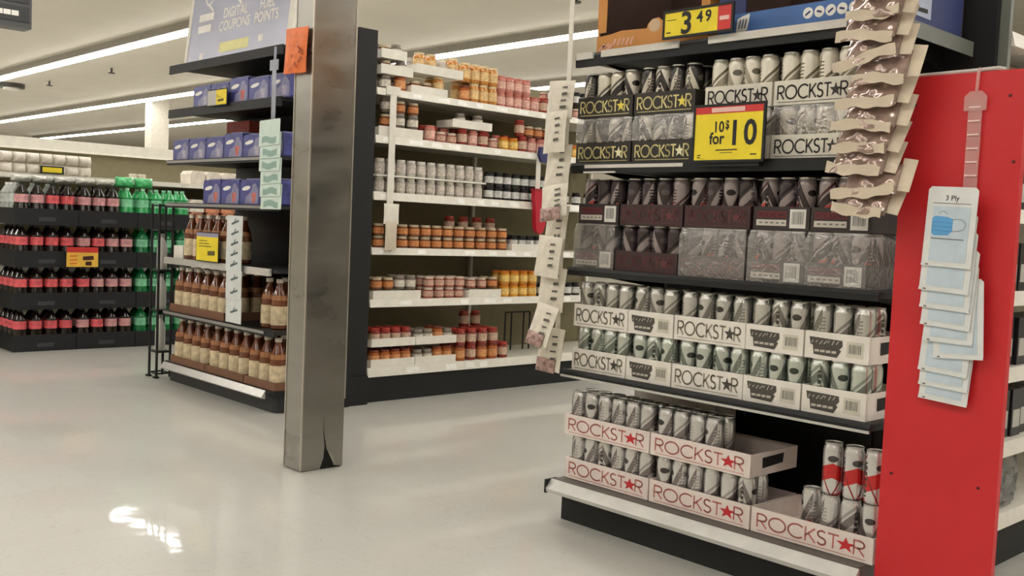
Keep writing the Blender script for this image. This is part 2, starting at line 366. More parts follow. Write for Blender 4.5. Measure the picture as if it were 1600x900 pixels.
# ---- trays
def barcode(mb_w, mb_b, x0, x1, z0, z1, y):
    mb_w.quad((x0, y, z0), (x1, y, z0), (x1, y, z1), (x0, y, z1))
    r = random.Random(int(x0*1000)); x = x0+(x1-x0)*.14
    while x < x1-(x1-x0)*.16:
        ww = r.choice((.0012, .002, .003)); mb_b.quad((x, y-.0006, z0+.012), (x+ww, y-.0006, z0+.012), (x+ww, y-.0006, z1-.008), (x, y-.0006, z1-.008)); x += ww+r.choice((.0015, .0025))
def tray(x0, x1, z0, h, depth, style, label, group=None, y0=2.72, skew=0.):
    bodym, letm, starm, sidem, mode = style
    mb = MB(); t = .0035; y1 = y0+depth; hs = h*.98
    mb.box(x0, x1, y0, y1, z0, z0+t)
    mb.box(x0, x1, y0, y0+t, z0+t, z0+h); mb.box(x0, x1, y1-t, y1, z0+t, z0+hs)
    mb.box(x0, x0+t, y0+t, y1-t, z0+t, z0+hs); mb.box(x1-t, x1, y0+t, y1-t, z0+t, z0+hs)
    o = single('drink_tray', mb, bodym, label, 'tray', ((x0+x1)/2, (y0+y1)/2, z0), group)
    yf = y0-.0008; mp = lambda a, b: (a, yf, b)
    wd = x1-x0
    if mode == 'word':
        L, St = MB(), MB(); pad = wd*.055
        word_rockstar(L, St, x0+pad, x1-pad, z0+h*.24, h*.54, mp)
        L.quad((x0+pad, yf, z0+h*.10), (x1-pad, yf, z0+h*.10), (x1-pad, yf, z0+h*.125), (x0+pad, yf, z0+h*.125))
        part('lettering', L, letm, o); part('star', St, starm, o)
    else:
        P = MB(); px0, px1 = x0+wd*.07, x0+wd*.60
        if mode == 'end_white':
            P.poly2([(px0, z0+h*.80), (px0+wd*.02, z0+h*.52), (px0+wd*.06, z0+h*.5), (px0+wd*.08, z0+h*.16), (px1-wd*.08, z0+h*.12), (px1-wd*.02, z0+h*.38), (px1-wd*.05, z0+h*.42), (px1, z0+h*.56), (px1-wd*.01, z0+h*.76)], mp)
            part('print_block', P, M('print_dark_grey', (74, 70, 64), .6), o)
            W = MB(); yf2 = yf-.0006; mp2 = lambda a, b: (a, yf2, b)
            for k in range(4): W.ribbon([(px0+wd*(.1+.09*k), z0+h*.3), (px0+wd*(.16+.09*k), z0+h*.31)], h*.09, mp2)
            rr = random.Random(3)
            for k in range(7): W.ribbon([(px0+wd*(.04+.065*k), z0+h*rr.uniform(.55, .64)), (px0+wd*(.06+.065*k+rr.uniform(-.03, .03)), z0+h*rr.uniform(.66, .74))], h*.03, mp2)
            part('print_marks', W, M('print_pale', (188, 182, 168), .6), o)
            bw, bb = MB(), MB(); barcode(bw, bb, x0+wd*.66, x0+wd*.92, z0+h*.18, z0+h*.76, yf)
            bc = part('barcode', bw, M('barcode_paper', (206, 200, 184), .6), o); part('bars', bb, grey_mark, bc)
        else:
            P.quad((px0, yf, z0+h*.52), (px1, yf, z0+h*.52), (px1, yf, z0+h*.80), (px0, yf, z0+h*.80))
            part('print_block', P, M('print_dark_red', (104, 30, 36), .6), o)
            L = MB(); word_rockstar(L, L, px0+wd*.03, px1-wd*.02, z0+h*.57, h*.16, lambda a, b: (a, yf-.0006, b), .16)
            part('lettering', L, blackink, o)
            Q = MB(); Q.quad((px0-wd*.01, yf, z0+h*.18), (px1, yf, z0+h*.18), (px1, yf, z0+h*.44), (px0-wd*.01, yf, z0+h*.44)); q = part('print_strip', Q, M('strip_cream', (196, 188, 176), .6), o)
            R_ = MB()
            for k in range(5): R_.ribbon([(px0+wd*(.05+.1*k), z0+h*.31), (px0+wd*(.10+.1*k), z0+h*.31)], h*.07, lambda a, b: (a, yf-.0006, b))
            part('print_marks', R_, grey_mark, q)
            bw, bb = MB(), MB(); barcode(bw, bb, x0+wd*.66, x0+wd*.94, z0+h*.1, z0+h*.90, yf)
            bc = part('barcode', bw, M('barcode_paper2', (214, 210, 202), .6), o); part('bars', bb, grey_mark, bc)
    if sidem:                                          # hand hole print on the end that shows
        Hh = MB(); xs = x1+.0008
        Hh.poly2([(y0+depth*.25, z0+h*.3), (y0+depth*.68, z0+h*.38), (y0+depth*.70, z0+h*.8), (y0+depth*.24, z0+h*.76)], lambda a, b: (xs, a, b))
        part('hand_hole', Hh, blackink, o)
    return o
pinkw = M('carton_pinkish', (226, 212, 204), .6)
ST_RED = (pinkw, M('red_grey_ink', (192, 116, 110), .6), redink, False, 'word')
ST_RED2 = ST_RED[:3]+(True, 'word')
ST_WHT = (cardwhite, M('olive_ink', (142, 135, 118), .6), M('dark_star_ink', (66, 60, 54), .6), False, 'word')
ST_WEND = (cardwhite, None, None, False, 'end_white')
mar = M('maroon_carton', (54, 30, 32), .5); ST_MAR = (mar, M('maroon_ink', (98, 44, 46), .5), M('maroon_ink', (98, 44, 46), .5), False, 'word')
ST_MEND = (M('dark_carton', (44, 34, 34), .5), None, None, False, 'end_dark')
ST_BLK = (M('black_carton', (40, 36, 30), .55), M('cream_yellow_ink', (228, 214, 148), .55), M('yellow_star_ink', (232, 212, 84), .55), False, 'word')
ST_BLK2 = ST_BLK[:2]+(M('cream_star_ink', (236, 230, 190), .55),)+ST_BLK[3:]
ST_CRM = (M('cream_carton', (222, 216, 200), .6), M('ink_black_brown', (50, 46, 42), .6), M('ink_black_brown', (50, 46, 42), .6), False, 'word')

def fill(kinds, x0, x1, n, z, rows, label, group, y0=2.72, skip=(), p=.0655):
    sp_ = (x1-x0-.0075)/n
    for r in range(rows):
        for k in range(n):
            if (k, r) in skip: continue
            kd = rnd.choice(kinds); x = x0+.00375+sp_*(k+.5)
            o = kd.put((x, y0+.0365+r*.0645+rnd.uniform(0, .0012), z+.0042), rnd.uniform(0, 6.28), label, group)
            seq(o, (group, r), -x, label.replace(' in ', ', {} from the red panel, %s row, in ' % ('front', 'second')[r], 1))

# bottom deck
zb0, zb1 = .154, .3178
GB = 'red-lettered trays on the bottom deck'
tray(-2.56, -2.163, zb0, .077, .275, ST_RED, 'white tray with red letters, under the full tray on the bottom deck')
tray(-2.157, -1.752, zb0, .077, .275, ST_RED, 'white tray with red letters, under the half-empty tray on the bottom deck')
tray(-1.745, -1.338, zb0, .077, .275, ST_RED, 'white tray with red letters holding the loose stack of cans')
tray(-2.57, -2.166, zb1, .075, .275, ST_RED, 'full upper white tray with red letters on the bottom deck', y0=2.718)
tray(-2.160, -1.758, zb1, .075, .275, ST_RED2, 'half-empty upper white tray with red letters and a hand hole', y0=2.718)
fill([K_red], -2.56, -2.163, 6, zb0, 2, 'silver can in the tray under the full tray', 'cans in the lower red-lettered trays, end')
fill([K_red], -2.157, -1.752, 6, zb0, 2, 'silver can in the tray under the half-empty tray', 'cans in the lower red-lettered trays, middle')
fill([K_red], -2.57, -2.166, 6, zb1, 2, 'silver can in the full red-lettered tray', 'cans in the full upper red-lettered tray')
fill([K_red], -2.160, -1.758, 6, zb1, 2, 'silver can in the half-empty red-lettered tray', 'cans in the half-empty upper tray', skip=((4, 0), (5, 0), (4, 1), (5, 1)))
for k, x in enumerate((-1.585, -1.508, -1.440, -1.374)):
    o = K_red.put((x, 2.775 if k else 2.80, zb0+.0042), (3.0, 2.2, .2, 4.2)[k], '', 'cans standing in the loose can tray'); seq(o, 'lc', -x, 'silver can standing in the loose can tray, {} from the red panel')
for k, x in enumerate((-1.508, -1.440, -1.374)):
    o = K_red2.put((x, 2.775, zb0+.163), (4.4, 4.75, 5.0)[k], '', 'cans stacked on other cans'); seq(o, 'sc', -x, 'silver and red can stacked on another can, {} from the red panel')
single('carton', MB().box(-2.50, -2.12, 3.03, 3.16, .1545, .515), cardwhite, 'plain white carton standing behind the red-lettered trays', 'carton', (-2.34, 3.09, .154))

# second shelf up: white trays
TX = [(-2.55, -2.292, 4, ST_WHT), (-2.288, -2.092, 3, ST_WEND), (-2.086, -1.806, 4, ST_WHT), (-1.803, -1.600, 3, ST_WEND), (-1.594, -1.388, 3, ST_WEND)]
for lev, (z0, kd) in enumerate(((.5605, [K_mint]), (.7245, [K_sil]))):
    nm = ('lower', 'upper')[lev]
    for i, (a, b, n, st) in enumerate(TX):
        wh = ('beside the white packet strip', 'with barcode, between two lettered trays', 'between two barcode trays', 'with barcode, next to the middle lettered tray', 'with barcode, beside the red panel')[i]
        if i == 4 : st = st[:3]+(True, st[4])
        tray(a, b, z0, .081, .2 if n == 4 else .268, st, '%s white drink tray %s' % (nm, wh), None)
        fill(kd, a, b, n, z0, 2, ('mint-silver can in the lower white trays', 'silver can in the upper white trays')[lev], ('cans in the lower white trays', 'cans in the upper white trays')[lev])

# third shelf up: maroon trays, some in shrink wrap
TX3 = [(-2.55, -2.358, 3, ST_MEND), (-2.350, -2.076, 4, ST_MAR), (-2.068, -1.812, 4, ST_MAR), (-1.800, -1.604, 3, ST_MEND), (-1.600, -1.404, 3, ST_MEND)]
wrap_m = bpy.data.materials.new('shrink_wrap'); wrap_m.use_nodes = True; nt = wrap_m.node_tree
nt.nodes.remove(nt.nodes['Principled BSDF']); g = NG(nt)
gl = nt.nodes.new('ShaderNodeBsdfGlossy'); gl.inputs['Roughness'].default_value = .22; gl.inputs['Color'].default_value = (.8, .78, .76, 1)
tr = nt.nodes.new('ShaderNodeBsdfTransparent'); mx = nt.nodes.new('ShaderNodeMixShader'); df = nt.nodes.new('ShaderNodeBsdfDiffuse'); df.inputs['Color'].default_value = (.55, .52, .5, 1)
tc = nt.nodes.new('ShaderNodeTexCoord'); no = nt.nodes.new('ShaderNodeTexNoise'); no.inputs['Scale'].default_value = 22; no.inputs['Distortion'].default_value = 2
nt.links.new(tc.outputs['Object'], no.inputs['Vector']); bp = nt.nodes.new('ShaderNodeBump'); bp.inputs['Strength'].default_value = .4; bp.inputs['Distance'].default_value = .02
nt.links.new(no.outputs['Fac'], bp.inputs['Height']); nt.links.new(bp.outputs[0], gl.inputs['Normal'])
m1 = nt.nodes.new('ShaderNodeMixShader'); m1.inputs[0].default_value = .45; nt.links.new(gl.outputs[0], m1.inputs[1]); nt.links.new(df.outputs[0], m1.inputs[2])
mx.inputs[0].default_value = .30; nt.links.new(tr.outputs[0], mx.inputs[1]); nt.links.new(m1.outputs[0], mx.inputs[2])
nt.links.new(mx.outputs[0], nt.nodes['Material Output'].inputs['Surface'])
def wrap(tr_obj, x0, x1, z0, depth, y0=2.72, low=True):
    mb = MB(); e = .0025; a0, a1, b0, b1 = x0-e, x1+e, y0-e, y0+depth+e; zt = z0+.1632; zm = z0+.082; n = 6
    prof = ([(0, z0+.001)] if low else [])+[(0, zm-(0 if low else .006)), (0, z0+.136), (.0035, z0+.150), (.0055, zt-.0005)]
    rings = []
    for (ins, z) in prof:
        i = len(mb.v); mb.v += [(a0+ins, b0+ins, z), (a1-ins, b0+ins, z), (a1-ins, b1-ins, z), (a0+ins, b1-ins, z)]; rings.append(i)
    for p, q in zip(rings, rings[1:]):
        for k in range(4): k2 = (k+1) % 4; mb.face((p+k, p+k2, q+k2, q+k), 0, True)
    mb.face(tuple(rings[-1]+k for k in range(4)), 0)
    part('shrink_wrap', mb, wrap_m, tr_obj, 'clear crinkled shrink wrap')
for lev, z0 in enumerate((.9385, 1.1025)):
    nm = ('lower', 'upper')[lev]
    for i, (a, b, n, st) in enumerate(TX3):
        if lev == 0: a, b = a-.014+.001*i, b-.014+.001*i
        wh = ('beside the white packet strip', 'with faint letters, nearer the white packet strip', 'with faint letters, in the middle of its row', 'with barcode label, next to the middle tray', 'with barcode label, beside the red panel')[i]
        dp = .2 if n == 4 else .268
        o = tray(a, b, z0, .072, dp, st, '%s dark maroon drink tray %s' % (nm, wh))
        if lev == 0 and i in (0, 2, 3, 4): wrap(o, a, b, z0, dp)
        fill([K_drk, K_drk2, K_drk2] if lev == 0 else [K_drk, K_drk, K_drk2], a, b, n, z0, 2, 'dark can in the %s maroon trays' % nm, 'cans in the %s maroon trays' % nm)

# fourth shelf up: black and cream trays
TX2 = [(-2.578, -2.318, ST_BLK), (-2.310, -2.050, ST_BLK), (-2.010, -1.760, ST_CRM), (-1.752, -1.49, ST_CRM)]
for lev, z0 in enumerate((1.320, 1.4845)):
    nm = ('lower', 'upper')[lev]
    for i, (a, b, st) in enumerate(TX2):
        if i < 2 and lev == 0: st = ST_BLK2
        wh = ('black drink tray with yellow letters, beside the white packet strip', 'black drink tray with yellow letters, next to the cream trays', 'cream drink tray with black letters, behind the yellow price sign', 'cream drink tray with black letters, beside the nut bags')[i]
        o = tray(a, b, z0, .074, .2, st, nm+' '+wh)
        if lev == 0: wrap(o, a, b, z0, .2, low=False)
        fill([K_blk, K_blk2] if i < 2 else [K_crm], a, b, 4, z0, 2, '%s can in the %s %s trays' % ('black-cream' if i < 2 else 'cream', nm, 'black' if i < 2 else 'cream'), 'cans in the %s %s trays' % (nm, 'black' if i < 2 else 'cream'))

# ---- price signs
def sign(name, label, x0, x1, z0, z1, y, cat='sign'):
    o = root(name, label, cat, ((x0+x1)/2, y, z0))
    f = .008; fr = MB(); fr.box(x0, x1, y, y+.008, z0, z0+f); fr.box(x0, x1, y, y+.008, z1-f, z1); fr.box(x0, x0+f, y, y+.008, z0+f, z1-f); fr.box(x1-f, x1, y, y+.008, z0+f, z1-f)
    part('frame', fr, black, o)
    part('backing', MB().box(x0+f, x1-f, y+.005, y+.008, z0+f, z1-f), black, o)
    return o
y = 2.655; x0, x1, z0, z1 = -2.004, -1.735, 1.308, 1.492
o = sign('price_sign', 'yellow price sign reading 10 for $10 in a black frame', x0, x1, z0, z1, y)
part('card', MB().box(x0+.008, x1-.008, y+.002, y+.005, z0+.008, z1-.008), yellow, o)
mp = lambda a, b: (a, y+.0012, b); W = x1-x0; H = z1-z0
part('red_band', MB().box(x0+.008, x1-.008, y+.0014, y+.002, z1-.03, z1-.008), redcard, o)
p_ = MB(); p_.poly2([(x0+W*.26, z1-.026), (x0+W*.72, z1-.026), (x0+W*.72, z1-.012), (x0+W*.26, z1-.012)], mp)
part('band_marks', p_, M('band_pale', (232, 190, 180), .6), o)
for tok, sz, fx, fz, sx_ in (('10', .108, .70, .30, .9), ('10', .048, .37, .52, .85), ('$', .038, .49, .57, .75), ('for', .052, .35, .32, .9)):
    for ch_i, ch in enumerate(tok if tok == '10' else (tok,)):
        part('lettering', add_text(MB(), ch, sz, x0+W*fx+((ch_i-.5)*sz*.58*sx_*(1.02 if sz > .1 else .9) if tok == '10' else 0), z0+H*fz, mp, sx=sx_, bold=.022), blackink, o)
T = MB()
T.ribbon([(x0+W*.34, z0+H*.21), (x0+W*.64, z0+H*.215)], .0035, mp); T.ribbon([(x0+W*.40, z0+H*.165), (x0+W*.58, z0+H*.168)], .0018, mp); T.ribbon([(x0+W*.82, z0+H*.13), (x0+W*.90, z0+H*.13)], .004, mp); T.ribbon([(x0+W*.08, z0+H*.13), (x0+W*.13, z0+H*.13)], .003, mp)
T.ribbon([(x0+W*.08, z0+H*.09), (x0+W*.12, z0+H*.09)], .003, mp)
part('small_print', T, blackink, o)
part('stand', MB().box(x0+.03, x1-.02, y+.0085, y+.029, z0-.012, z0+.02), black, o)
x0, x1, z0, z1 = -2.150, -1.872, 1.716, 1.808
o = sign('price_sign', 'yellow and red price sign reading 3.49 on the top shelf', x0, x1, z0, z1, y); W = x1-x0; H = z1-z0
part('card', MB().box(x0+.008, x1-.06, y+.002, y+.005, z0+.008, z1-.008), yellow, o)
part('red_end', MB().box(x1-.06, x1-.008, y+.002, y+.005, z0+.008, z1-.008), redcard, o)
for ch, sz, fx, fz in (('3', .098, .345, .14), ('4', .05, .535, .46), ('9', .05, .655, .46)): part('lettering', add_text(MB(), ch, sz, x0+W*fx, z0+H*fz, mp, bold=.024), blackink, o)
T = MB()
T.ribbon([(x0+W*.06, z0+H*.66), (x0+W*.2, z0+H*.66)], .002, mp); T.ribbon([(x0+W*.06, z0+H*.22), (x0+W*.12, z0+H*.22)], .004, mp)
part('small_print', T, blackink, o)
T = MB().poly2([(x1-.052, z0+H*.42), (x1-.016, z0+H*.42), (x1-.016, z0+H*.56), (x1-.052, z0+H*.56)], mp); part('red_end_mark', T, M('band_pale', (232, 190, 180), .6), o)

# ---- cardboard displays on the top shelf
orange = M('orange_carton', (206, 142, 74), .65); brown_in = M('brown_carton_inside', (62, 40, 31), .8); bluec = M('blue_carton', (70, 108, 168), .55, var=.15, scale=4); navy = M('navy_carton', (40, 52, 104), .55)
def display_box(label, x0, x1, lipm, sidem, z0=1.712, z1=2.2, y0=2.74, y1=3.15):
    o = root('cardboard_display', label, 'display box', ((x0+x1)/2, (y0+y1)/2, z0)); t = .006
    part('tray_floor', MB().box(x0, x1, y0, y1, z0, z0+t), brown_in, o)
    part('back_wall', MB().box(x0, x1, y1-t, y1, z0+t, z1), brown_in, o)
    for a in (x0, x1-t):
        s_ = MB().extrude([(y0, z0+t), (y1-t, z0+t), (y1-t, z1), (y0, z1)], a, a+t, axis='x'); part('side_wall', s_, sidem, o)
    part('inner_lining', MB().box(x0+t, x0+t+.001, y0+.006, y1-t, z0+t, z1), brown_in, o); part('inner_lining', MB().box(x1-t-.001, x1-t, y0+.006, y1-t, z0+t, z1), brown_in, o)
    return o
xa, xb = -2.515, -2.022
o = display_box('orange cardboard display box, open front, on the top shelf', xa, xb, orange, orange)
lip = [(xa, 1.713), (-2.16, 1.713), (-2.16, 1.775), (-2.21, 1.782), (-2.215, 1.80), (-2.235, 1.815), (-2.262, 1.812), (-2.28, 1.797), (-2.285, 1.783), (-2.4, 1.788), (-2.45, 1.780), (xa, 1.776)]
part('front_lip', MB().extrude(lip, 2.736, 2.74), orange, o)
part('front_lip', MB().extrude([(-2.16, 1.713), (xb, 1.713), (xb, 1.775), (-2.16, 1.775)], 2.736, 2.74), orange, o)
part('front_post', MB().box(xa, xa+.04, 2.737, 2.741, 1.79, 2.2), orange, o); part('front_post', MB().box(xb-.035, xb, 2.737, 2.741, 1.79, 2.2), orange, o)
bl = MB().poly2([(-2.25+.026*math.cos(a*PI/8), 1.79+.022*math.sin(a*PI/8)) for a in range(16)], lambda a, b: (a, 2.7352, b)); part('picture_ball', bl, M('tan_picture', (206, 176, 142), .6), o)
mk = MB(); mp = lambda a, b: (a, 2.7350, b)
for k in range(3): mk.ribbon([(-2.505+.02*k, 1.728+.01*(k % 2)), (-2.475+.02*k, 1.745)], .008, mp)
for k in range(5): mk.ribbon([(-2.435+.02*k, 1.738), (-2.425+.02*k, 1.76)], .009, mp)
part('lip_marks', mk, M('pinkish_ink', (224, 170, 150), .6), o)
xa, xb = -1.985, -1.372
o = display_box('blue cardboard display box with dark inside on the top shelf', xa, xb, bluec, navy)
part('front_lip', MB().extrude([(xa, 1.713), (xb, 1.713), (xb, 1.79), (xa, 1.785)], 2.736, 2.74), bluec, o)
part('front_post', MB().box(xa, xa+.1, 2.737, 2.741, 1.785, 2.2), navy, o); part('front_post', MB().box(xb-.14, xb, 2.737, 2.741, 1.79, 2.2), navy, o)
lg = MB(); mp = lambda a, b: (a, 2.7352, b)
lg.poly2([(-1.915, 1.728), (-1.905, 1.722), (-1.875, 1.73), (-1.868, 1.76), (-1.866, 1.782), (-1.895, 1.776), (-1.912, 1.768)], mp); part('emblem', lg, whiteink, o)
lk = MB()
for k in range(3): lk.ribbon([(-1.905+.011*k, 1.738), (-1.899+.011*k, 1.766)], .004, lambda a, b: (a, 2.7345, b))
part('emblem_marks', lk, navy, o)
ic = MB(); ik = MB()
for k, cx in enumerate((-1.66, -1.622, -1.585, -1.548, -1.51)):
    ic.poly2([(cx+.017*math.cos(a*PI/9), 1.758+.017*math.sin(a*PI/9)) for a in range(18)], mp)
    ik.ribbon([(cx-.007, 1.752+.008*(k % 2)), (cx+.007, 1.762-.006*(k % 2))], .006, lambda a, b: (a, 2.7345, b))
part('round_icons', ic, whiteink, o); part('icon_marks', ik, navy, o)
sm = MB(); xs = xb+.001
sm.poly2([(2.80, 1.735), (2.93, 1.735), (2.93, 1.95), (2.80, 1.95)], lambda a, b: (xs, a, b)); part('side_panel', sm, M('pale_blue_print', (176, 184, 206), .6), o)
sk = MB()
for k in range(5): sk.ribbon([(2.815, 1.752+.04*k), (2.905-.02*(k % 2), 1.756+.04*k)], .012, lambda a, b: (xs+.0008, a, b))
part('side_marks', sk, blackink, o)

# ---- hanging nut bags on the right
nutm = M('nut_bag_film', (166, 142, 130), .14, .3, var=.3, scale=16, bump=.35, coat=.8)
def grid_pillow(wd, ht, th, nx, nz, lump, seed, sag=0):
    r = random.Random(seed); mb = MB(); ph = [r.uniform(0, 6.28) for _ in range(6)]
    for side in (-1, 1):
        i = len(mb.v)
        for a in range(nx+1):
            for b in range(nz+1):
                u = a/nx*2-1; v = b/nz*2-1
                e = max(0, (1-u*u))**.5*max(0, (1-v*v))**.5
                n_ = math.sin(u*7+ph[0]+v*2)*math.sin(v*6+ph[1])+.6*math.sin(u*13+ph[2])*math.sin(v*11+ph[3])
                y_ = side*(th/2*e+.0008)+lump*n_*e*(side if side < 0 else .3)
                mb.v.append((u*wd/2*(1-.04*math.cos(v*PI/2)), y_+sag*math.sin(u*3+ph[4]), v*ht/2-ht/2))
        for a in range(nx):
            for b in range(nz):
                q = [i+a*(nz+1)+b, i+(a+1)*(nz+1)+b, i+(a+1)*(nz+1)+b+1, i+a*(nz+1)+b+1]
                mb.face(tuple(q if side < 0 else reversed(q)), 0, True)
    return mb
def wavy_band(wd, ht, th, seed, amp):
    r = random.Random(seed); p1, p2 = r.uniform(0, 6.28), r.uniform(0, 6.28); mb = MB(); n = 12; i = 0
    for k in range(n+1):
        x = (k/n-.5)*wd; dz = amp*math.sin(k/n*5+p1); dy = amp*1.2*math.sin(k/n*7+p2); h2 = ht*(1+.18*math.sin(k*1.3+p2))
        mb.v += [(x, dy-th, dz-h2*.62), (x, dy-th*.2, dz+h2*.4), (x, dy+th*.4, dz+h2*.38), (x, dy-th+.004, dz-h2*.62)]
    for k in range(n):
        a = k*4; b = a+4
        for j in range(4): mb.face((a+j, a+(j+1) % 4, b+(j+1) % 4, b+j), 0, True)
    mb.face((0, 1, 2, 3)); mb.face(tuple(n*4+j for j in range(4)))
    return mb
strip_m = M('clip_strip_plastic', (206, 196, 184), .2, alpha=.55)
single('clip_strip', MB().box(-1.392, -1.362, 2.668, 2.671, 1.20, 2.05), strip_m, 'clear hanging strip holding the nut bags', 'clip strip', (-1.377, 2.67, 1.2))
bagspec = [(-1.362, 1.835, -.05), (-1.385, 1.772, .03), (-1.398, 1.714, .02), (-1.392, 1.654, -.10), (-1.366, 1.594, -.10), (-1.384, 1.532, .0), (-1.384, 1.470, -.02), (-1.398, 1.408, .10), (-1.406, 1.350, .06), (-1.372, 1.290, -.08), (-1.392, 1.238, .06)]
for k, (x, z, ry) in enumerate(bagspec):
    lb = 'cream-topped bag of nuts hanging above others on the strip' if k < len(bagspec)-1 else 'lowest cream-topped bag of nuts on the hanging strip'
    o = link('nut_bag', grid_pillow(.158, .092, .018, 22, 14, .0048, k).mesh('nut_bag', nutm), None, (x+.01, 2.640, z-.004), (-.50, ry*.7, 0))
    tag(o, 'cream-topped nut bag, %s down from the top of the hanging strip' % ORDW[k], 'bag', 'hanging nut bags')
    if k == 0: link('header_fold', wavy_band(.172, .044, .012, k+50, .004).mesh('header_fold', cream), o, (-.012, -.008, .006))
    link('bottom_seal', wavy_band((.178, .150, .166)[k % 3], .027, .008, k+50, .0052).mesh('bottom_seal', cream), o, ((-.018, -.002, -.012)[k % 3], -.007, -.080), (.7, (.12, -.10, .05, -.14)[k % 4], 0))
    bk = MB().quad((.072, .006, .026), (.112, .010, .018), (.108, .011, -.082), (.07, .006, -.078)); bk.quad((.072, .0072, .026), (.112, .0112, .018), (.108, .0122, -.082), (.07, .0072, -.078)); link('back_sheet', bk.mesh('back_sheet', cream), o)

# ---- hanging white packets on the left
paper = M('white_packet_paper', (222, 214, 198), .5, bump=.25, scale=30)
single('clip_strip', MB().box(-2.588, -2.566, 2.662, 2.665, .62, 2.4), M('white_strip', (226, 220, 208), .35), 'white hanging strip beside the energy drink trays', 'clip strip', (-2.577, 2.66, .62))
for z_ in (1.70, 1.78, 1.87): pass
pk = [(-2.592, 1.615, .14, .02, 0), (-2.585, 1.50, .15, -.04, 0), (-2.588, 1.385, .16, .03, 0), (-2.565, 1.235, .12, -.16, 1), (-2.578, 1.165, .16, .05, 0), (-2.582, 1.05, .15, .07, 0), (-2.590, .935, .16, .04, 0), (-2.565, .80, .15, .16, 1), (-2.578, .715, .16, .06, 0)]
for k, (x, z, ht, ry, fl) in enumerate(pk):
    lb = ('white paper packet in the upper run of the hanging strip', 'white paper packet in the middle run of the hanging strip', 'white paper packet in the lowest run of the hanging strip')[0 if k < 3 else 1 if k < 7 else 2]
    gp = ('upper white packets', 'middle white packets', 'lower white packets')[0 if k < 3 else 1 if k < 7 else 2]
    o = link('white_packet', grid_pillow(.115, ht, .016, 10, 10, .004, 200+k, .003).mesh('white_packet', paper), None, (x, 2.645-.032*(k % 2)-.01*fl, z), (-.08-.16*fl, ry, (.16, -.06, .08)[k % 3])); tag(o, 'white paper packet, %s down from the top of the hanging strip' % ORDW[k], 'packet', gp)
    mk = MB(); r = random.Random(k)
    for q in range(4): mk.ribbon([(.012+r.uniform(-.004, .004), -ht*(.2+.17*q)), (.034, -ht*(.2+.17*q)+.002)], .006+.004*(q % 2), lambda a, b: (a, -.0125, b))
    link('lettering', mk.mesh('lettering', M('packet_ink', (92, 86, 78), .6)), o)
    if fl or k in (3, 8): link('contents_window', grid_pillow(.09, .05, .02, 8, 6, .006, 300+k).mesh('contents_window', M('packet_window', (164, 132, 122), .2, var=.5, scale=50, bump=.5)), o, (-.008, -.009, -ht*.72))

# ================================================================== RED PANEL, MASKS, RIGHT AISLE
redm = M('red_panel_paint', (204, 36, 42), .42, var=.05, scale=3)
rp = root('red_side_panel', 'tall plain red board standing beside the energy drink display', 'panel', (-1.17, 2.735, 0))
part('board', MB().box(-1.331, -1.012, 2.722, 2.745, 0, 1.537), redm, rp)
part('top_rail', MB().tube([(-1.33, 2.733, 1.541), (-1.15, 2.733, 1.543), (-1.09, 2.733, 1.545), (-1.07, 2.735, 1.540)], .006), M('pale_rail', (196, 190, 184), .4), rp)
for (x, z) in ((-1.05, 1.47), (-1.30, 1.46), (-1.06, .44), (-1.30, .43), (-1.03, 1.30)):
    part('screw', MB().extrude([(x+.004*math.cos(a*PI/4), z+.004*math.sin(a*PI/4)) for a in range(8)], 2.719, 2.723), M('screw_dark', (80, 20, 22), .5), rp)
st = root('clip_strip', 'clear plastic hanging strip on the red panel', 'clip strip', (-1.13, 2.712, .7))
strip2 = M('clear_strip', (235, 190, 186), .25, alpha=.38)
part('strip_body', MB().box(-1.151, -1.115, 2.712, 2.714, .72, 1.46), strip2, st)
part('hanger_plate', MB().extrude([(-1.162, 1.435), (-1.104, 1.435), (-1.104, 1.472), (-1.118, 1.486), (-1.148, 1.486), (-1.162, 1.472)], 2.709, 2.713), strip2, st)
part('hanger_hook', MB().tube([(-1.132, 2.711, 1.48), (-1.130, 2.711, 1.535), (-1.128, 2.715, 1.546)], .0045), strip2, st)
for k in range(6): part('hook_tab', MB().box(-1.148, -1.118, 2.708, 2.712, 1.262+.036*k, 1.266+.036*k), M('tab_white', (240, 214, 208), .3), st)
pw = M('mask_pack_white', (222, 224, 222), .35); pb = M('mask_pack_blue', (196, 211, 221), .3, var=.1); mblue = M('mask_blue', (94, 164, 216), .5)
mz = [(1.232, 0), (1.165, .02), (1.118, .015), (1.07, .03), (1.03, -.02), (.99, -.10), (.945, .03), (.905, .02), (.867, .03)]
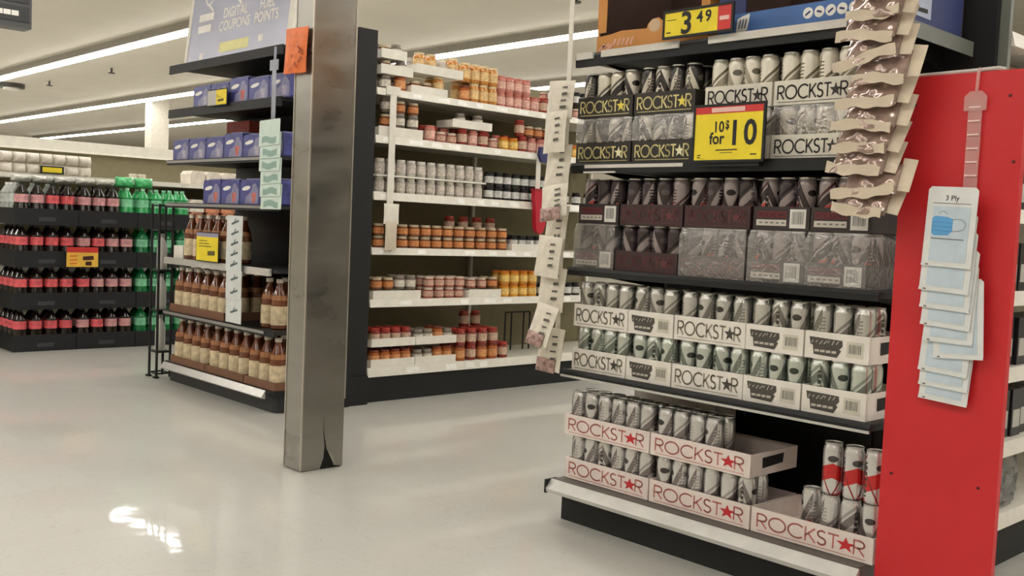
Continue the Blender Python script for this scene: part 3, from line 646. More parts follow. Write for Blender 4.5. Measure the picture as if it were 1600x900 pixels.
for k, (zt, ry) in enumerate(mz):
    x = -1.143+(-.012, -.012, -.01, -.004, -.006, .006, -.008, -.008, -.006)[k]; yk = 2.668+.0046*k; hh = .212
    lb = 'top mask packet showing a blue face mask' if k == 0 else ('crooked mask packet halfway down the strip' if k == 5 else ('lowest mask packet on the red panel strip' if k == 8 else 'pale blue mask packet overlapped by the ones above'))
    ww = .132
    card = MB().extrude([(-ww/2+.006, -hh), (ww/2-.006, -hh), (ww/2, -hh+.006), (ww/2, -.008), (ww/2-.008, 0), (-ww/2+.008, 0), (-ww/2, -.008), (-ww/2, -hh+.006)], -.0008, .0008)
    o = link('mask_packet', card.mesh('mask_packet', pw), None, (x, yk, zt), (-.012, ry+.035, 0)); tag(o, lb if k in (0, 5, 8) else 'pale blue mask packet, %s down from the top packet on the red panel' % ORDW[k], 'packet', 'mask packets on the red panel')
    wn = MB(); wn.box(-.048, .05, -.0022, -.0009, -hh+.014, -.052); link('window', wn.mesh('window', pb), o)
    fo = MB().box(-ww/2, ww/2, -.0034, -.0009, -hh, -hh+.008); link('bottom_seal', fo.mesh('bottom_seal', pw), o)
    mk = MB().box(-.054, -.046, -.0038, -.0034, -hh+.002, -hh+.006); link('seal_mark', mk.mesh('seal_mark', grey_mark), o)
    if k == 0:
        T = MB(); add_text(T, '3 Ply', .019, .0, -.036, lambda a, b: (a, -.0012, b)); T.ribbon([(-.05, -.044), (.05, -.044)], .0015, lambda a, b: (a, -.0012, b)); link('lettering', T.mesh('lettering', blackink), o)
        mp = lambda a, b: (a, -.0026, b)
        Q = MB().poly2([(-.048, -.085), (-.04, -.078), (-.005, -.08), (.008, -.086), (.008, -.116), (-.002, -.128), (-.04, -.13), (-.048, -.122)], mp); mq = link('mask_picture', Q.mesh('mask_picture', mblue), o)
        L = MB(); mp = lambda a, b: (a, -.003, b)
        for j in range(3): L.ribbon([(-.046, -.094-.011*j), (.006, -.096-.011*j)], .0012, mp)
        link('mask_pleats', L.mesh('mask_pleats', M('mask_pleat', (60, 124, 180), .5)), mq)
        E_ = MB(); E_.ribbon([(.006, -.086)]+arc(.022, -.1, .02, .016, 80, -90, 8)+[(.006, -.118)], .0014, mp); E_.ribbon(arc(-.02, -.079, .012, .014, 20, 160, 6), .0014, mp); E_.ribbon([(-.046, -.138), (.04, -.138)], .0025, mp)
        link('ear_loops', E_.mesh('ear_loops', grey_mark), mq)
    if k in (3, 6): 
        L = MB(); L.box(.03, .055, -.0034, -.0024, -hh+.05, -hh+.053); link('print_line', L.mesh('print_line', blackink), o)

# right aisle shelving behind the red panel, facing +x
ra = root('aisle_shelf', 'white aisle shelving with dark goods beyond the red panel', 'shelving', (-1.5, 4.2, 0))
part('end_panel', MB().box(-1.86, -1.262, 3.228, 3.25, 0, 2.3), M('grey_green_panel', (116, 120, 110), .5), ra)
part('back_panel', MB().box(-1.89, -1.86, 3.23, 5.6, 0, 2.3), M('pegboard_pale', (206, 200, 186), .6), ra)
for z_ in (.20, .44, .685, .935, 1.2, 1.47, 1.74, 2.06):
    s_ = part('shelf', MB().box(-1.86, -1.27, 3.25, 5.6, z_-.025, z_), white_st, ra)
    part('price_rail', MB().extrude([(-1.27, z_-.04), (-1.25, z_-.042), (-1.262, z_+.004), (-1.27, z_+.004)], 3.25, 5.6), white_st, s_)
part('kick_plate', MB().box(-1.86, -1.30, 3.25, 5.6, 0, .175), black2, ra)
for y_ in (3.30, 4.47): part('upright', MB().box(-1.858, -1.84, y_-.02, y_+.02, 0, 2.3), white_st, ra)
dk = M('black_box_goods', (34, 33, 36), .35); 
bxm = MB().box(-.06, .06, -.04, .04, 0, .16).mesh('black_carton', dk); lbm = MB().box(.0602, .061, -.03, .03, .03, .09).mesh('label', M('label_pale', (190, 186, 178), .5))
kb = Kind('black_carton', 'carton', bxm, [('label', lbm)])
for z_ in (.44, .685, .935, 1.2):
    for k in range(8): o = kb.put((-1.36+rnd.uniform(-.01, .01), 3.33+.092*k, z_+.0006), 0, '', 'black cartons on the aisle shelving'); seq(o, 'bc%s' % z_, k, 'black carton, {} from the red panel, on the %s aisle shelf' % {.44: 'second lowest', .685: 'third lowest', .935: 'fourth lowest', 1.2: 'fifth lowest'}[z_])
fl = M('foil_silver', (150, 150, 150), .25, .9, var=.3, scale=30, bump=.5)
for k in range(3):
    o = link('foil_pouch', grid_pillow(.09, .2, .05, 8, 10, .006, 400+k).mesh('foil_pouch', fl), None, (-1.30, 3.36+.11*k, .402), (0, 0, PI/2)); tag(o, 'silver foil pouch on the lowest aisle shelf, %s from the red panel' % ORDW[k], 'pouch', 'foil pouches')
pkm = M('pinkish_pack', (190, 140, 126), .4, var=.4, scale=25)
for k in range(5):
    o = link('snack_bag', grid_pillow(.15, .2, .06, 8, 8, .008, 500+k).mesh('snack_bag', pkm), None, (-1.34, 3.34+.16*k, 1.672), (0, 0, PI/2)); tag(o, 'pinkish snack bag on the upper aisle shelf, %s from the red panel' % ORDW[k], 'bag', 'pinkish snack bags')

# ================================================================== COLUMN
steel = bpy.data.materials.new('brushed_steel'); steel.use_nodes = True; nt = steel.node_tree; b = nt.nodes['Principled BSDF']; g = NG(nt)
b.inputs['Metallic'].default_value = .95
tc = nt.nodes.new('ShaderNodeTexCoord'); mpn = nt.nodes.new('ShaderNodeMapping'); mpn.inputs['Scale'].default_value = (1.2, 1.2, 3.2); nt.links.new(tc.outputs['Object'], mpn.inputs[0])
n1 = nt.nodes.new('ShaderNodeTexNoise'); n1.inputs['Scale'].default_value = 3; n1.inputs['Detail'].default_value = 2.5; n1.inputs['Distortion'].default_value = .5; nt.links.new(mpn.outputs[0], n1.inputs['Vector'])
nt.links.new(g.mix(n1.outputs['Fac'], lin((138, 135, 128)), lin((170, 167, 160))), b.inputs['Base Color'])
nt.links.new(g.m('ADD', .18, g.m('MULTIPLY', n1.outputs['Fac'], .24)), b.inputs['Roughness'])
bp = nt.nodes.new('ShaderNodeBump'); bp.inputs['Strength'].default_value = .035; bp.inputs['Distance'].default_value = .02; nt.links.new(n1.outputs['Fac'], bp.inputs['Height']); nt.links.new(bp.outputs[0], b.inputs['Normal'])
cx0, cx1, cy0, cy1 = -3.80, -3.664, 2.262, 2.472
cl = root('steel_column', 'square stainless steel clad column with torn lower corner', 'column', ((cx0+cx1)/2, (cy0+cy1)/2, 0))
part('core', MB().box(cx0+.006, cx1-.006, cy0+.006, cy1-.006, 0, ZC), M('dark_core', (20, 18, 16), .8), cl)
part('cladding', MB().box(cx0, cx0+.004, cy0, cy1, .004, ZC), steel, cl)
part('cladding', MB().box(cx0+.004, cx1, cy0, cy0+.004, .004, ZC), steel, cl)
part('cladding', MB().box(cx0+.004, cx1, cy1-.004, cy1, .004, ZC), steel, cl)
part('cladding', MB().extrude([(cy0+.004, .004), (cy0+.095, .003), (cy0+.112, .05), (cy0+.116, .10), (cy0+.108, .16), (cy0+.106, .24), (cy0+.112, .16), (cy0+.128, .085), (cy0+.155, .055), (cy0+.165, .012), (cy1-.004, .004), (cy1-.004, ZC), (cy0+.004, ZC)], cx1-.004, cx1, axis='x'), steel, cl)
fl_ = MB().quad((cx1+.002, cy0+.128, .085), (cx1+.016, cy0+.15, .06), (cx1+.018, cy0+.158, .012), (cx1+.004, cy0+.165, .012)); part('torn_flap', fl_, steel, cl)
for (x, y_) in ((cx0, cy0), (cx1, cy0), (cx1, cy1)): part('corner_bead', MB().box(x-.003, x+.003, y_-.003, y_+.003, .3 if y_ == cy1 else .006, ZC), M('bead_steel', (196, 190, 178), .3, .8), cl)
og = M('orange_packet', (226, 112, 44), .45, var=.12, scale=30, bump=.3)
o = link('orange_packet', grid_pillow(.165, .19, .014, 10, 10, .002, 611).mesh('orange_packet', og), None, (-3.765, 2.245, 1.872), (-.03, .02, .05)); tag(o, 'orange packet hanging on the front of the steel column', 'packet')
mk = MB(); r = random.Random(5)
for k in range(9): 
    a = r.uniform(-.02, .05); bz = -.08-.011*k; mk.ribbon([(a, bz), (a+r.uniform(-.02, .03), bz-.012)], .007, lambda q, w_: (q, -.0105, w_))
link('lettering', mk.mesh('lettering', M('dark_orange_ink', (150, 62, 24), .6)), o)

# ================================================================== JAR SHELVING (side of left gondola, faces +x at x = -4.88)
GX = -4.88
gy0, gy1 = 3.445, 5.885
js = root('jar_shelf', 'white shelving filled with spice jars and tins, black kick plate', 'shelving', (-5.15, 4.66, 0))
backm = M('olive_back_panel', (128, 120, 92), .7)
part('back_panel', MB().box(-5.43, -5.41, gy0, gy1, .16, 2.1), backm, js)
part('kick_plate', MB().box(-5.41, GX-.015, gy0-.01, gy1, 0, .155), black2, js)
JS = [(.205, .05), (.612, .042), (.92, .038), (1.248, .045), (1.578, .042), (1.853, .038)]
for (zt, lp) in JS:
    s_ = part('shelf', MB().box(-5.41, GX-.004, gy0, gy1, zt-.022, zt), white_st, js)
    part('price_rail', MB().extrude([(GX-.004, zt-lp), (GX+.012, zt-lp), (GX+.002, zt+.004), (GX-.004, zt+.004)], gy0, gy1), white_st, s_)
    yy = gy0+.05
    while yy < gy1-.1:
        ww = rnd.uniform(.05, .1)
        if rnd.random() < .6: part('price_ticket', MB().quad((GX+.0118, yy, zt-lp*.8), (GX+.0118, yy+ww, zt-lp*.8), (GX+.0055, yy+ww, zt-lp*.15), (GX+.0055, yy, zt-lp*.15)), M('ticket_paper', (244, 242, 236), .5), s_)
        yy += ww+rnd.uniform(.05, .14)
for y_ in (gy0+.012, 4.665, gy1-.012): part('upright', MB().box(-5.41, -5.385, y_-.012, y_+.012, .16, 2.1), white_st, js)
part('front_post', MB().box(GX-.04, GX-.005, gy0-.014, gy0-.001, .155, 2.03), white_st, js)
ep = root('end_panel', 'tall black end panel between the bottle display and jar shelving', 'panel', (-5.5, 3.37, 0))
part('board', MB().box(-6.16, -4.862, 3.30, 3.428, 0, 2.175), black2, ep)
part('foot', MB().box(-5.3, -4.845, 3.29, 3.43, 0, .17), black, ep)
part('label', MB().box(-4.93, -4.89, 3.297, 3.3, 2.02, 2.035), whiteink, ep)

def jar_kind(name, cat, prof, bodym, lab, lidm, lidprof, lz, n=12):
    b_ = MB().lathe(prof, n); rmax = max(p[0] for p in prof)
    kids = [('lid', MB().lathe(lidprof, n).mesh('lid', lidm))]
    if lab: kids.insert(0, ('label', MB().lathe([(rmax+.0006, lz[0]), (rmax+.0006, lz[1])], n, cap=False).mesh('label', lab)))
    return Kind(name, cat, b_.mesh(name, bodym), kids)
def jar(name, col, lab, lidc, r=.034, h=.1, lidh=.014):
    p = [(r*.9, 0), (r, .006), (r, h*.80), (r*.82, h-lidh), ]
    return jar_kind(name, 'jar', p, M('jar_'+'_'.join(map(str, col)), col, .2, coat=.4, var=.25, scale=40), M('lab_'+'_'.join(map(str, lab)), lab, .55, var=.3, scale=60) if lab else None,
                    M('lid_'+'_'.join(map(str, lidc)), lidc, .4), [(r*.84, h-lidh), (r*.86, h-lidh+.002), (r*.86, h)], (h*.2, h*.68))
J_or = jar('sauce_jar', (172, 92, 40), (214, 150, 96), (128, 62, 42), .036, .098)
J_br = jar('spice_jar', (116, 66, 36), (198, 128, 76), (206, 190, 160), .035, .072)
J_pk = jar('spice_jar', (156, 90, 76), (202, 160, 140), (214, 200, 184), .033, .068)
J_rd = jar('spice_jar', (134, 44, 34), (200, 170, 146), (176, 60, 48), .034, .105)
J_wh = jar('clear_jar', (186, 180, 170), (206, 196, 186), (222, 216, 206), .032, .095)
J_bk = jar('dark_jar', (38, 36, 38), (206, 206, 200), (24, 24, 26), .032, .09)
J_ye = jar('mustard_jar', (214, 150, 44), (226, 190, 110), (212, 120, 36), .035, .085)
J_am = jar('honey_jar', (194, 128, 56), (222, 188, 132), (226, 204, 160), .036, .12)
J_ro = jar('rose_jar', (196, 130, 118), (222, 176, 160), (200, 120, 104), .034, .1)
J_gr = jar('grey_jar', (120, 110, 100), (212, 204, 190), (150, 140, 128), .035, .085)
def jars(kinds, z, ya, yb, pitch, label, group, rows=1, layers=1, lh=.1, x=GX-.05, jit=.006, drop=0.):
    n = max(1, int(math.floor((yb-ya)/pitch+.05)))
    for L in range(layers):
        for r in range(rows):
            for k in range(n):
                if drop and L and rnd.random() < drop: continue
                kd = kinds[(k*len(kinds))//n] if len(kinds) > 1 and jit < .01 else rnd.choice(kinds)
                o = kd.put((x-.078*r+rnd.uniform(-.001, .001), ya+(k+.5)*(yb-ya)/n, z+L*lh+.0006), rnd.uniform(0, 6), label, group)
                wh = ('lower ' if L == 0 else 'upper ')*(layers > 1)+('front' if r == 0 else 'back' if rows == 2 else ('second', 'third')[r-1])
                lb = label.replace(' jar ', ' jar, {} from the black end panel, ', 1) if ' jar ' in label else label.replace(' bottle ', ' bottle, {} from the black end panel, ', 1)
                seq(o, (group, L, r), k, (wh+' '+lb) if rows*layers > 1 else lb)
whc = M('white_tray_card', (230, 226, 214), .6)
def case(z, ya, yb, label, h=.05, d=.2, group=None, m=None, x=GX-.006):
    mb = MB(); t = .004
    mb.box(x-d, x, ya, yb, z, z+t); mb.box(x-t, x, ya, yb, z+t, z+h); mb.box(x-d, x-d+t, ya, yb, z+t, z+h*.9); mb.box(x-d+t, x-t, ya, ya+t, z+t, z+h*.9); mb.box(x-d+t, x-t, yb-t, yb, z+t, z+h*.9)
    return single('cardboard_tray', mb, m or whc, label, 'tray', (x-d/2, (ya+yb)/2, z), group)
# base shelf
z = .2055
for L in range(2):
    zz = z+L*.125
    lv = ('lower', 'upper')[L]
    for a, b_ in ((3.475, 3.80), (3.805, 4.13)): case(zz, a, b_, lv+' white cardboard tray on the bottom jar shelf, %s the black end panel' % ('next to' if a < 3.5 else 'second from'), group=lv+' trays on the bottom jar shelf')
    jars([J_or] if L == 0 else [J_rd], zz+.005, 3.485, 3.792, .076, 'orange-red jar in the %s bottom tray' % lv, 'jars in the %s bottom trays' % lv, 2)
    jars([J_gr, J_or, J_gr], zz+.005, 3.81, 4.12, .078, 'labelled jar in the %s bottom tray' % lv, 'mixed jars in the %s bottom trays' % lv, 2, jit=.02)
jars([J_or, J_rd], z, 4.15, 4.62, .08, 'loose jar on the bottom shelf', 'loose jars on the bottom jar shelf', 3, 2, .1, jit=.012, drop=.22)
jars([J_rd], z+.2, 4.3, 4.5, .08, 'dark red jar atop the loose jars', 'stacked dark red jars', 1, 1, x=GX-.2)
wr = root('wire_holder', 'black wire bottle holder at the back of the bottom jar shelf', 'holder', (-5.2, 4.93, z))
for y_ in (4.84, 4.90, 5.02, 5.08): part('wire', MB().tube([(-5.2, y_, z), (-5.2, y_, z+.27)], .006, 6), black, wr)
part('wire', MB().tube([(-5.2, 4.84, z+.27), (-5.2, 5.08, z+.27)], .006, 6), black, wr)
# shelf .612
z = .6125
case(z, 3.475, 3.83, 'white cardboard tray at the end of the second jar shelf', .055)
case(z, 4.22, 4.50, 'white cardboard tray in the middle of the second jar shelf', .055)
jars([J_br, J_gr], z+.059, 3.48, 3.82, .08, 'small jar above the second-shelf end tray', 'jars above the end tray', 2)
jars([J_pk], z, 3.88, 4.21, .078, 'pinkish jar stacked on the second shelf', 'pinkish stacked jars', 2, 2, .069)
jars([J_pk, J_br], z+.06, 4.22, 4.5, .078, 'pinkish jar above the second-shelf middle tray', 'jars above the middle tray', 2)
jars([J_ye], z, 4.52, 4.86, .076, 'mustard jar on the second shelf', 'mustard jars', 2, 2, .087)
jars([J_bk], z, 4.87, 5.3, .08, 'black jar on the second shelf', 'black jars on the second jar shelf', 1)
case(z, 4.55, 5.1, 'long grey cardboard tray at the back of the second jar shelf', .12, .1, m=M('grey_card', (110, 106, 98), .6), x=GX-.26)
# shelf .92
z = .9205
jars([J_br], z, 3.48, 4.10, .079, 'brown jar on the third shelf', 'brown stacked jars on the third jar shelf', 1, 2, .073)
jars([J_br], z, 4.10, 4.57, .079, 'brown jar beside the third-shelf tray', 'brown stacked jars near the white tray', 1, 2, .073)
jars([J_rd], z+.0, 4.1, 4.57, .1, 'red jar behind the third-shelf brown jars', 'red jars behind the brown ones', 1, 2, .106, x=GX-.16)
case(z, 4.58, 5.05, 'white cardboard tray of small black jars on the third jar shelf', .048)
jars([J_bk], z+.012, 4.59, 5.04, .073, 'black jar in the third-shelf tray', 'black jars in the white tray', 2)
# shelf 1.248
z = 1.2485
jars([J_wh], z, 3.48, 4.33, .073, 'clear jar in the fourth shelf lower row', 'clear jars, lower row', 1)
part('tray_divider', MB().box(GX-.15, GX-.008, 3.47, 4.33, z+.097, z+.107), white_st, js)
jars([J_wh], z+.1075, 3.48, 4.33, .073, 'clear jar in the fourth shelf upper row', 'clear jars, upper row', 1)
jars([J_bk], z, 4.35, 4.90, .075, 'black jar on the fourth shelf', 'black stacked jars on the fourth jar shelf', 1, 2, .092)
jars([J_bk], z, 4.92, 5.4, .1, 'black jar at the fourth shelf far end', 'black far jars', 1)
# shelf 1.578
z = 1.5785
case(z, 3.475, 3.80, 'white cardboard tray at the end of the fifth jar shelf', .06)
jars([J_gr, J_br], z+.06, 3.50, 3.80, .09, 'dark jar above the fifth-shelf end tray', 'bottles above the end tray', 1, 2, .086, jit=.02)
jars([J_rd, J_pk, J_ro], z, 3.84, 4.45, .078, 'reddish jar on the fifth shelf', 'reddish jars on the fifth jar shelf', 2, 1, jit=.02)
case(z+.1075, 4.03, 4.36, 'white cardboard tray set on top of reddish jars', .05, .16)
jars([J_gr], z+.113, 4.05, 4.34, .13, 'grey jar in the raised fifth-shelf tray', 'grey jars in the raised tray', 1)
jars([J_rd, J_ro, J_ye], z, 4.46, 5.3, .078, 'small jar toward the fifth shelf far end', 'mixed jars on the fifth jar shelf', 2, 1, jit=.02)
jars([J_rd, J_br], z+.105, 4.6, 5.1, .078, 'dark red jar stacked on fifth-shelf jars', 'stacked dark jars', 1, 1, jit=.02, drop=.2)
# shelf 1.853
z = 1.8535
case(z, 3.70, 3.98, 'white cardboard tray lying on the top jar shelf', .05)
case(z+.09, 3.475, 3.71, 'white cardboard tray raised at the end of the top jar shelf', .055)
case(z+.18, 3.475, 3.66, 'white cardboard tray topmost of its stack', .055)
case(z+.127, 3.73, 4.10, 'white cardboard tray stacked on jars of the top jar shelf', .055)
jars([J_or, J_gr], z, 3.48, 3.70, .075, 'squat jar under the top-shelf end trays', 'jars under the end trays', 2, jit=.02)
jars([J_br, J_gr], z+.096, 3.48, 3.70, .075, 'brown jar in the raised end tray', 'jars in the raised end tray', 2, jit=.02)
jars([J_br, J_gr], z+.186, 3.48, 3.65, .075, 'brown jar in the topmost end tray', 'jars in the topmost end tray', 2, jit=.02)
jars([J_br, J_am], z+.005, 3.71, 3.98, .075, 'honey-coloured jar in the low top-shelf tray', 'jars in the low top tray', 2, jit=.02)
jars([J_wh, J_am], z+.132, 3.74, 4.09, .075, 'pale jar in the stacked top-shelf tray', 'jars in the stacked top tray', 2, jit=.02)
jars([J_am, J_am, J_or], z, 4.11, 4.42, .077, 'honey jar on the top shelf', 'honey jars', 2, 2, .121, jit=.02)
jars([J_ro], z, 4.42, 4.72, .075, 'rose jar on the top shelf', 'rose jars', 2, 2, .101, jit=.02)
jars([J_ro, J_rd], z, 4.72, 4.9, .075, 'single-row rose jar on the top shelf', 'single rose jars', 2, 1, jit=.02)
jars([J_bk, J_pk], z, 4.9, 5.6, .075, 'small jar at the top shelf far end', 'far small jars', 2, 2, .092, jit=.02)

# strips hanging on the jar shelving
o = root('clip_strip', 'white hanging strip with pouches at the end of the jar shelving', 'clip strip', (-4.85, 3.56, .9))
part('strip_body', MB().box(-4.862, -4.858, 3.53, 3.575, .9, 1.85), white_st, o)
part('hanger_plate', MB().box(-4.866, -4.856, 3.50, 3.60, 1.82, 1.87), white_st, o)
pcl = M('strip_pouch', (206, 194, 174), .4)
for k, (zt, hh) in enumerate(((1.185, .12), (1.08, .17))):
    q = link('small_pouch', grid_pillow((.11, .085)[k], hh, .012, 8, 8, .002, 700+k).mesh('small_pouch', (white_st, pcl)[k]), None, (-4.845+.003*k, 3.555, zt), (0, 0, PI/2)); tag(q, ('white top pouch on the jar shelving strip', 'tan lower pouch on the jar shelving strip')[k], 'pouch')
o = root('clip_strip', 'white hanging strip holding a red mitt by the jar shelving', 'clip strip', (-4.85, 4.76, 1.3))
part('strip_body', MB().box(-4.860, -4.856, 4.745, 4.785, 1.30, 1.60), white_st, o)
mt = MB(); outl = [(-.06, 0), (.066, .01), (.07, -.07), (.058, -.14), (.05, -.23), (.028, -.285), (-.004, -.295), (-.032, -.27), (-.042, -.2), (-.046, -.12), (-.058, -.06)]
mt.extrude(outl, -.018, .018, axis='x')
q = link('red_mitt', mt.mesh('red_mitt', M('red_silicone', (186, 28, 48), .45)), None, (-4.835, 4.765, 1.335)); tag(q, 'red oven mitt hanging in front of the jar shelving', 'mitt')
link('cuff', MB().box(-.02, .02, -.064, .07, -.012, .006).mesh('cuff', M('red_silicone2', (160, 22, 40), .5)), q)
bv = MB().extrude([(-.05, 0), (.05, 0), (.06, -.05), (.03, -.1), (-.03, -.1), (-.06, -.05)], -.012, .012, axis='x')
q = link('blue_scoop', bv.mesh('blue_scoop', M('navy_plastic', (50, 54, 104), .4)), None, (-4.838, 4.80, 1.62)); tag(q, 'navy blue gadget hanging above the red mitt', 'gadget')
link('handle', MB().tube([(0, 0, -.01), (.0, .03, .05), (.0, .08, .06), (.0, .1, .0), (0, .06, -.05)], .008, 6).mesh('handle', white_st), q)

# ================================================================== LEFT BOTTLE DISPLAY (front plane y = 2.80)
LX0, LX1, LY = -6.205, -4.83, 2.80
lc = root('display_shelf', 'black metal end display shelving with tea bottles and blue packs', 'shelving', ((LX0+LX1)/2, 3.05, 0))
part('back_panel', MB().box(LX0, LX1, 3.265, 3.29, 0, 2.1), black2, lc)
part('kick_plate', MB().extrude([(LX0+.02, 2.83), (LX1-.06, 2.83), (LX1-.03, 2.845), (LX1-.02, 2.88), (LX1-.02, 3.26), (LX0+.02, 3.26)], 0, .10, axis='z'), M('kick_grey', (40, 40, 42), .5), lc)
bd = part('base_deck', MB().extrude([(LX0, 2.80), (LX1-.05, 2.80), (LX1-.015, 2.815), (LX1, 2.86), (LX1, 3.26), (LX0, 3.26)], .10, .128, axis='z'), black, lc)
part('price_rail', MB().extrude([(2.775, .085), (2.80, .122), (2.80, .075), (2.78, .078)], LX0-.01, LX1-.09, axis='x'), silver, bd)
for i, zt in enumerate((1.995, 1.72, 1.405, 1.138, .79, .452)):
    s_ = part('shelf', MB().box(LX0, LX1, 2.80, 3.26, zt-.018, zt), black, lc)
    hgt = .05 if i < 2 else .03
    if i == 4: part('price_rail', MB().extrude([(2.782, zt-.036), (2.80, zt-.036), (2.80, zt+.004), (2.788, zt+.004)], LX0-.01, LX1-.06, axis='x'), silver, s_)
    else:
        part('shelf_lip', MB().extrude([(2.788, zt-hgt), (2.80, zt-hgt), (2.80, zt+.003), (2.790, zt+.003)], LX0, LX1, axis='x'), black, s_)
        if i in (2, 3, 5): part('price_rail', MB().box(LX0, LX1-.12 if i != 5 else LX1-.1, 2.782, 2.788, zt-.018, zt-.002), M('rail_grey', (150, 148, 146), .35, .3), s_)
# poster board
pbm = M('poster_print', (186, 188, 208), .22, var=.16, scale=1.6)
o = root('poster_board', 'pale blue poster board in a white frame on the bottle display', 'sign', (-5.41, 2.83, 1.997))
tl = lambda x, z_, off=0.: (x, 2.822+off+(z_-2.0)*.11, z_)
bx = MB(); 
def slab(mb, x0, x1, z0, z1, o0, o1): 
    i = len(mb.v); mb.v += [tl(x0, z0, o0), tl(x1, z0, o0), tl(x1, z1, o0), tl(x0, z1, o0), tl(x0, z0, o1), tl(x1, z0, o1), tl(x1, z1, o1), tl(x0, z1, o1)]
    for q in ((0, 1, 2, 3), (7, 6, 5, 4), (0, 4, 5, 1), (1, 5, 6, 2), (2, 6, 7, 3), (3, 7, 4, 0)): mb.face(tuple(i+k for k in q))
    return mb
part('print', slab(bx, -6.03, -4.85, 2.0, 2.62, 0, .012), pbm, o)
fr = MB(); slab(fr, -6.065, -6.03, 1.999, 2.65, -.004, .016); slab(fr, -4.85, -4.80, 1.999, 2.65, -.004, .016); slab(fr, -6.03, -4.85, 2.62, 2.65, -.004, .016)
part('frame', fr, white_st, o)
T = MB(); mp = lambda a, b: tl(a, b, -.0012)
for (wd_, wx, wz) in (('DIGITAL', -5.47, 2.235), ('COUPONS', -5.47, 2.16), ('FUEL', -5.10, 2.235), ('POINTS', -5.10, 2.16)): part('lettering', add_text(MB(), wd_, .085, wx, wz, mp, bold=.02, sx=.92), whiteink, o)
T.poly2([(-5.93, 2.245), (-5.74, 2.245), (-5.74, 2.29), (-5.93, 2.29)], mp); T.poly2([(-5.93, 2.175), (-5.76, 2.175), (-5.76, 2.22), (-5.93, 2.22)], mp)
for cx in (-5.82, -5.47, -5.1): T.ribbon(arc(cx, 2.40, .05, .06, 0, 360, 14), .014, mp); T.ribbon([(cx, 2.34), (cx+.06, 2.30)], .016, mp)
part('corner_print', T, whiteink, o)
part('yellow_block', MB().poly2([(-5.62, 2.03), (-5.27, 2.03), (-5.27, 2.09), (-5.62, 2.09)], mp), M('pale_yellow', (232, 226, 160), .5), o)
T = MB(); T.poly2([(-5.87, 2.0+.01), (-5.82, 2.01), (-5.82, 2.05), (-5.87, 2.05)], mp); T.poly2([(-5.16, 2.05), (-5.11, 2.05), (-5.11, 2.09), (-5.16, 2.09)], mp); part('corner_marks', T, whiteink, o)

# blue packs
bpk = M('blue_pack', (66, 70, 136), .35, var=.35, scale=22); lilac = M('lilac_pack', (132, 130, 164), .4, var=.2)
def blue_kind(h, acc):
    q = 1.85
    mb = MB().extrude([(q*a, b) for a, b in [(-.056, 0), (.056, 0), (.06, .008), (.06, h-.02), (.056, h-.004), (.048, h), (-.048, h), (-.056, h-.004), (-.06, h-.02), (-.06, .008)]], -.06, .06)
    ov = MB().poly2([(q*(-.022+.026*math.cos(a*PI/8)), h*.66+h*.085*math.sin(a*PI/8)+.006*math.cos(a*PI/8)) for a in range(16)], lambda a, b: (a, -.0612, b))
    pc = MB().poly2([(q*a, h*b) for a, b in [(-.030, .05), (.050, .05), (.056, .30), (.052, .62), (.034, .86), (.016, .80), (.008, .5), (-.020, .36)]], lambda a, b: (a, -.0610, b))
    cup = MB().poly2([(q*a, h*b) for a, b in [(.016, .1), (.034, .1), (.040, .48), (.012, .48)]], lambda a, b: (a, -.0614, b))
    tp = MB().extrude([(q*a, b) for a, b in [(-.046, h), (.046, h), (.040, h+.008), (-.040, h+.008)]], -.04, .04)
    return Kind('blue_pack', 'pack', mb.mesh('blue_pack', bpk), [('emblem', ov.mesh('emblem', whiteink)), ('picture', pc.mesh('picture', lilac)), ('picture_cup', cup.mesh('picture_cup', acc)), ('fold', tp.mesh('fold', lilac))])
B_g = blue_kind(.128, M('pic_grey', (168, 162, 176), .5, var=.3)); B_r = blue_kind(.142, M('pic_red', (192, 104, 92), .5, var=.4, scale=30))
for k in range(5): o = (B_g if k % 3 < 2 else B_r).put((-5.80+k*.229, 2.875, 1.7208), 0, '', 'blue packs under the poster'); seq(o, 'b1', -k, 'blue pack, {} from the steel column, on the shelf under the poster')
for k in range(6): o = (B_g if k % 4 != 3 else B_r).put((-6.07+k*.227, 2.875, 1.4058), 0, '', 'blue packs on the middle shelf'); seq(o, 'b2', -k, 'blue pack, {} from the steel column, on the middle shelf')
for k in range(4): o = B_r.put((-5.64+k*.229, 2.875, 1.1388), 0, '', 'blue packs above the bottles'); seq(o, 'b3', -k, 'blue pack with red picture, {} from the steel column, above the bottles')
o = single('red_carton', MB().box(-5.95, -5.66, 3.06, 3.2, 1.4058, 1.66), M('salmon_carton', (206, 96, 84), .6), 'salmon red carton behind the blue packs', 'carton', (-5.8, 3.13, 1.405))
# small price signs there
def price_card(label, x0, x1, z0, z1, y, split):
    o = root('price_card', label, 'sign', ((x0+x1)/2, y, z0)); mp = lambda a, b: (a, y-.0012, b); W = x1-x0; H = z1-z0
    part('backing', MB().box(x0-.006, x1+.006, y, y+.004, z0-.006, z1+.006), black, o)
    part('card', MB().box(x0, x1, y-.001, y, z0, z1), yellow, o)
    if split: part('pale_half', MB().box(x0, x0+W*.45, y-.0016, y-.001, z0, z1), M('label_pale', (190, 186, 178), .5), o)
    else: part('top_band', MB().box(x0, x1, y-.0016, y-.001, z1-H*.14, z1), M('lilac_band', (150, 146, 170), .5), o)
    t = MB()
    for k in range(3): t.ribbon([(x0+W*.12, z0+H*(.72-.1*k)), (x0+W*(.5+.1*k), z0+H*(.72-.1*k))], H*.03, mp)
    t.ribbon([(x0+W*.55, z0+H*.28), (x0+W*.85, z0+H*.3)], H*.16, mp)
    part('lettering', t, M('olive_dark_ink', (90, 80, 24), .6), o)
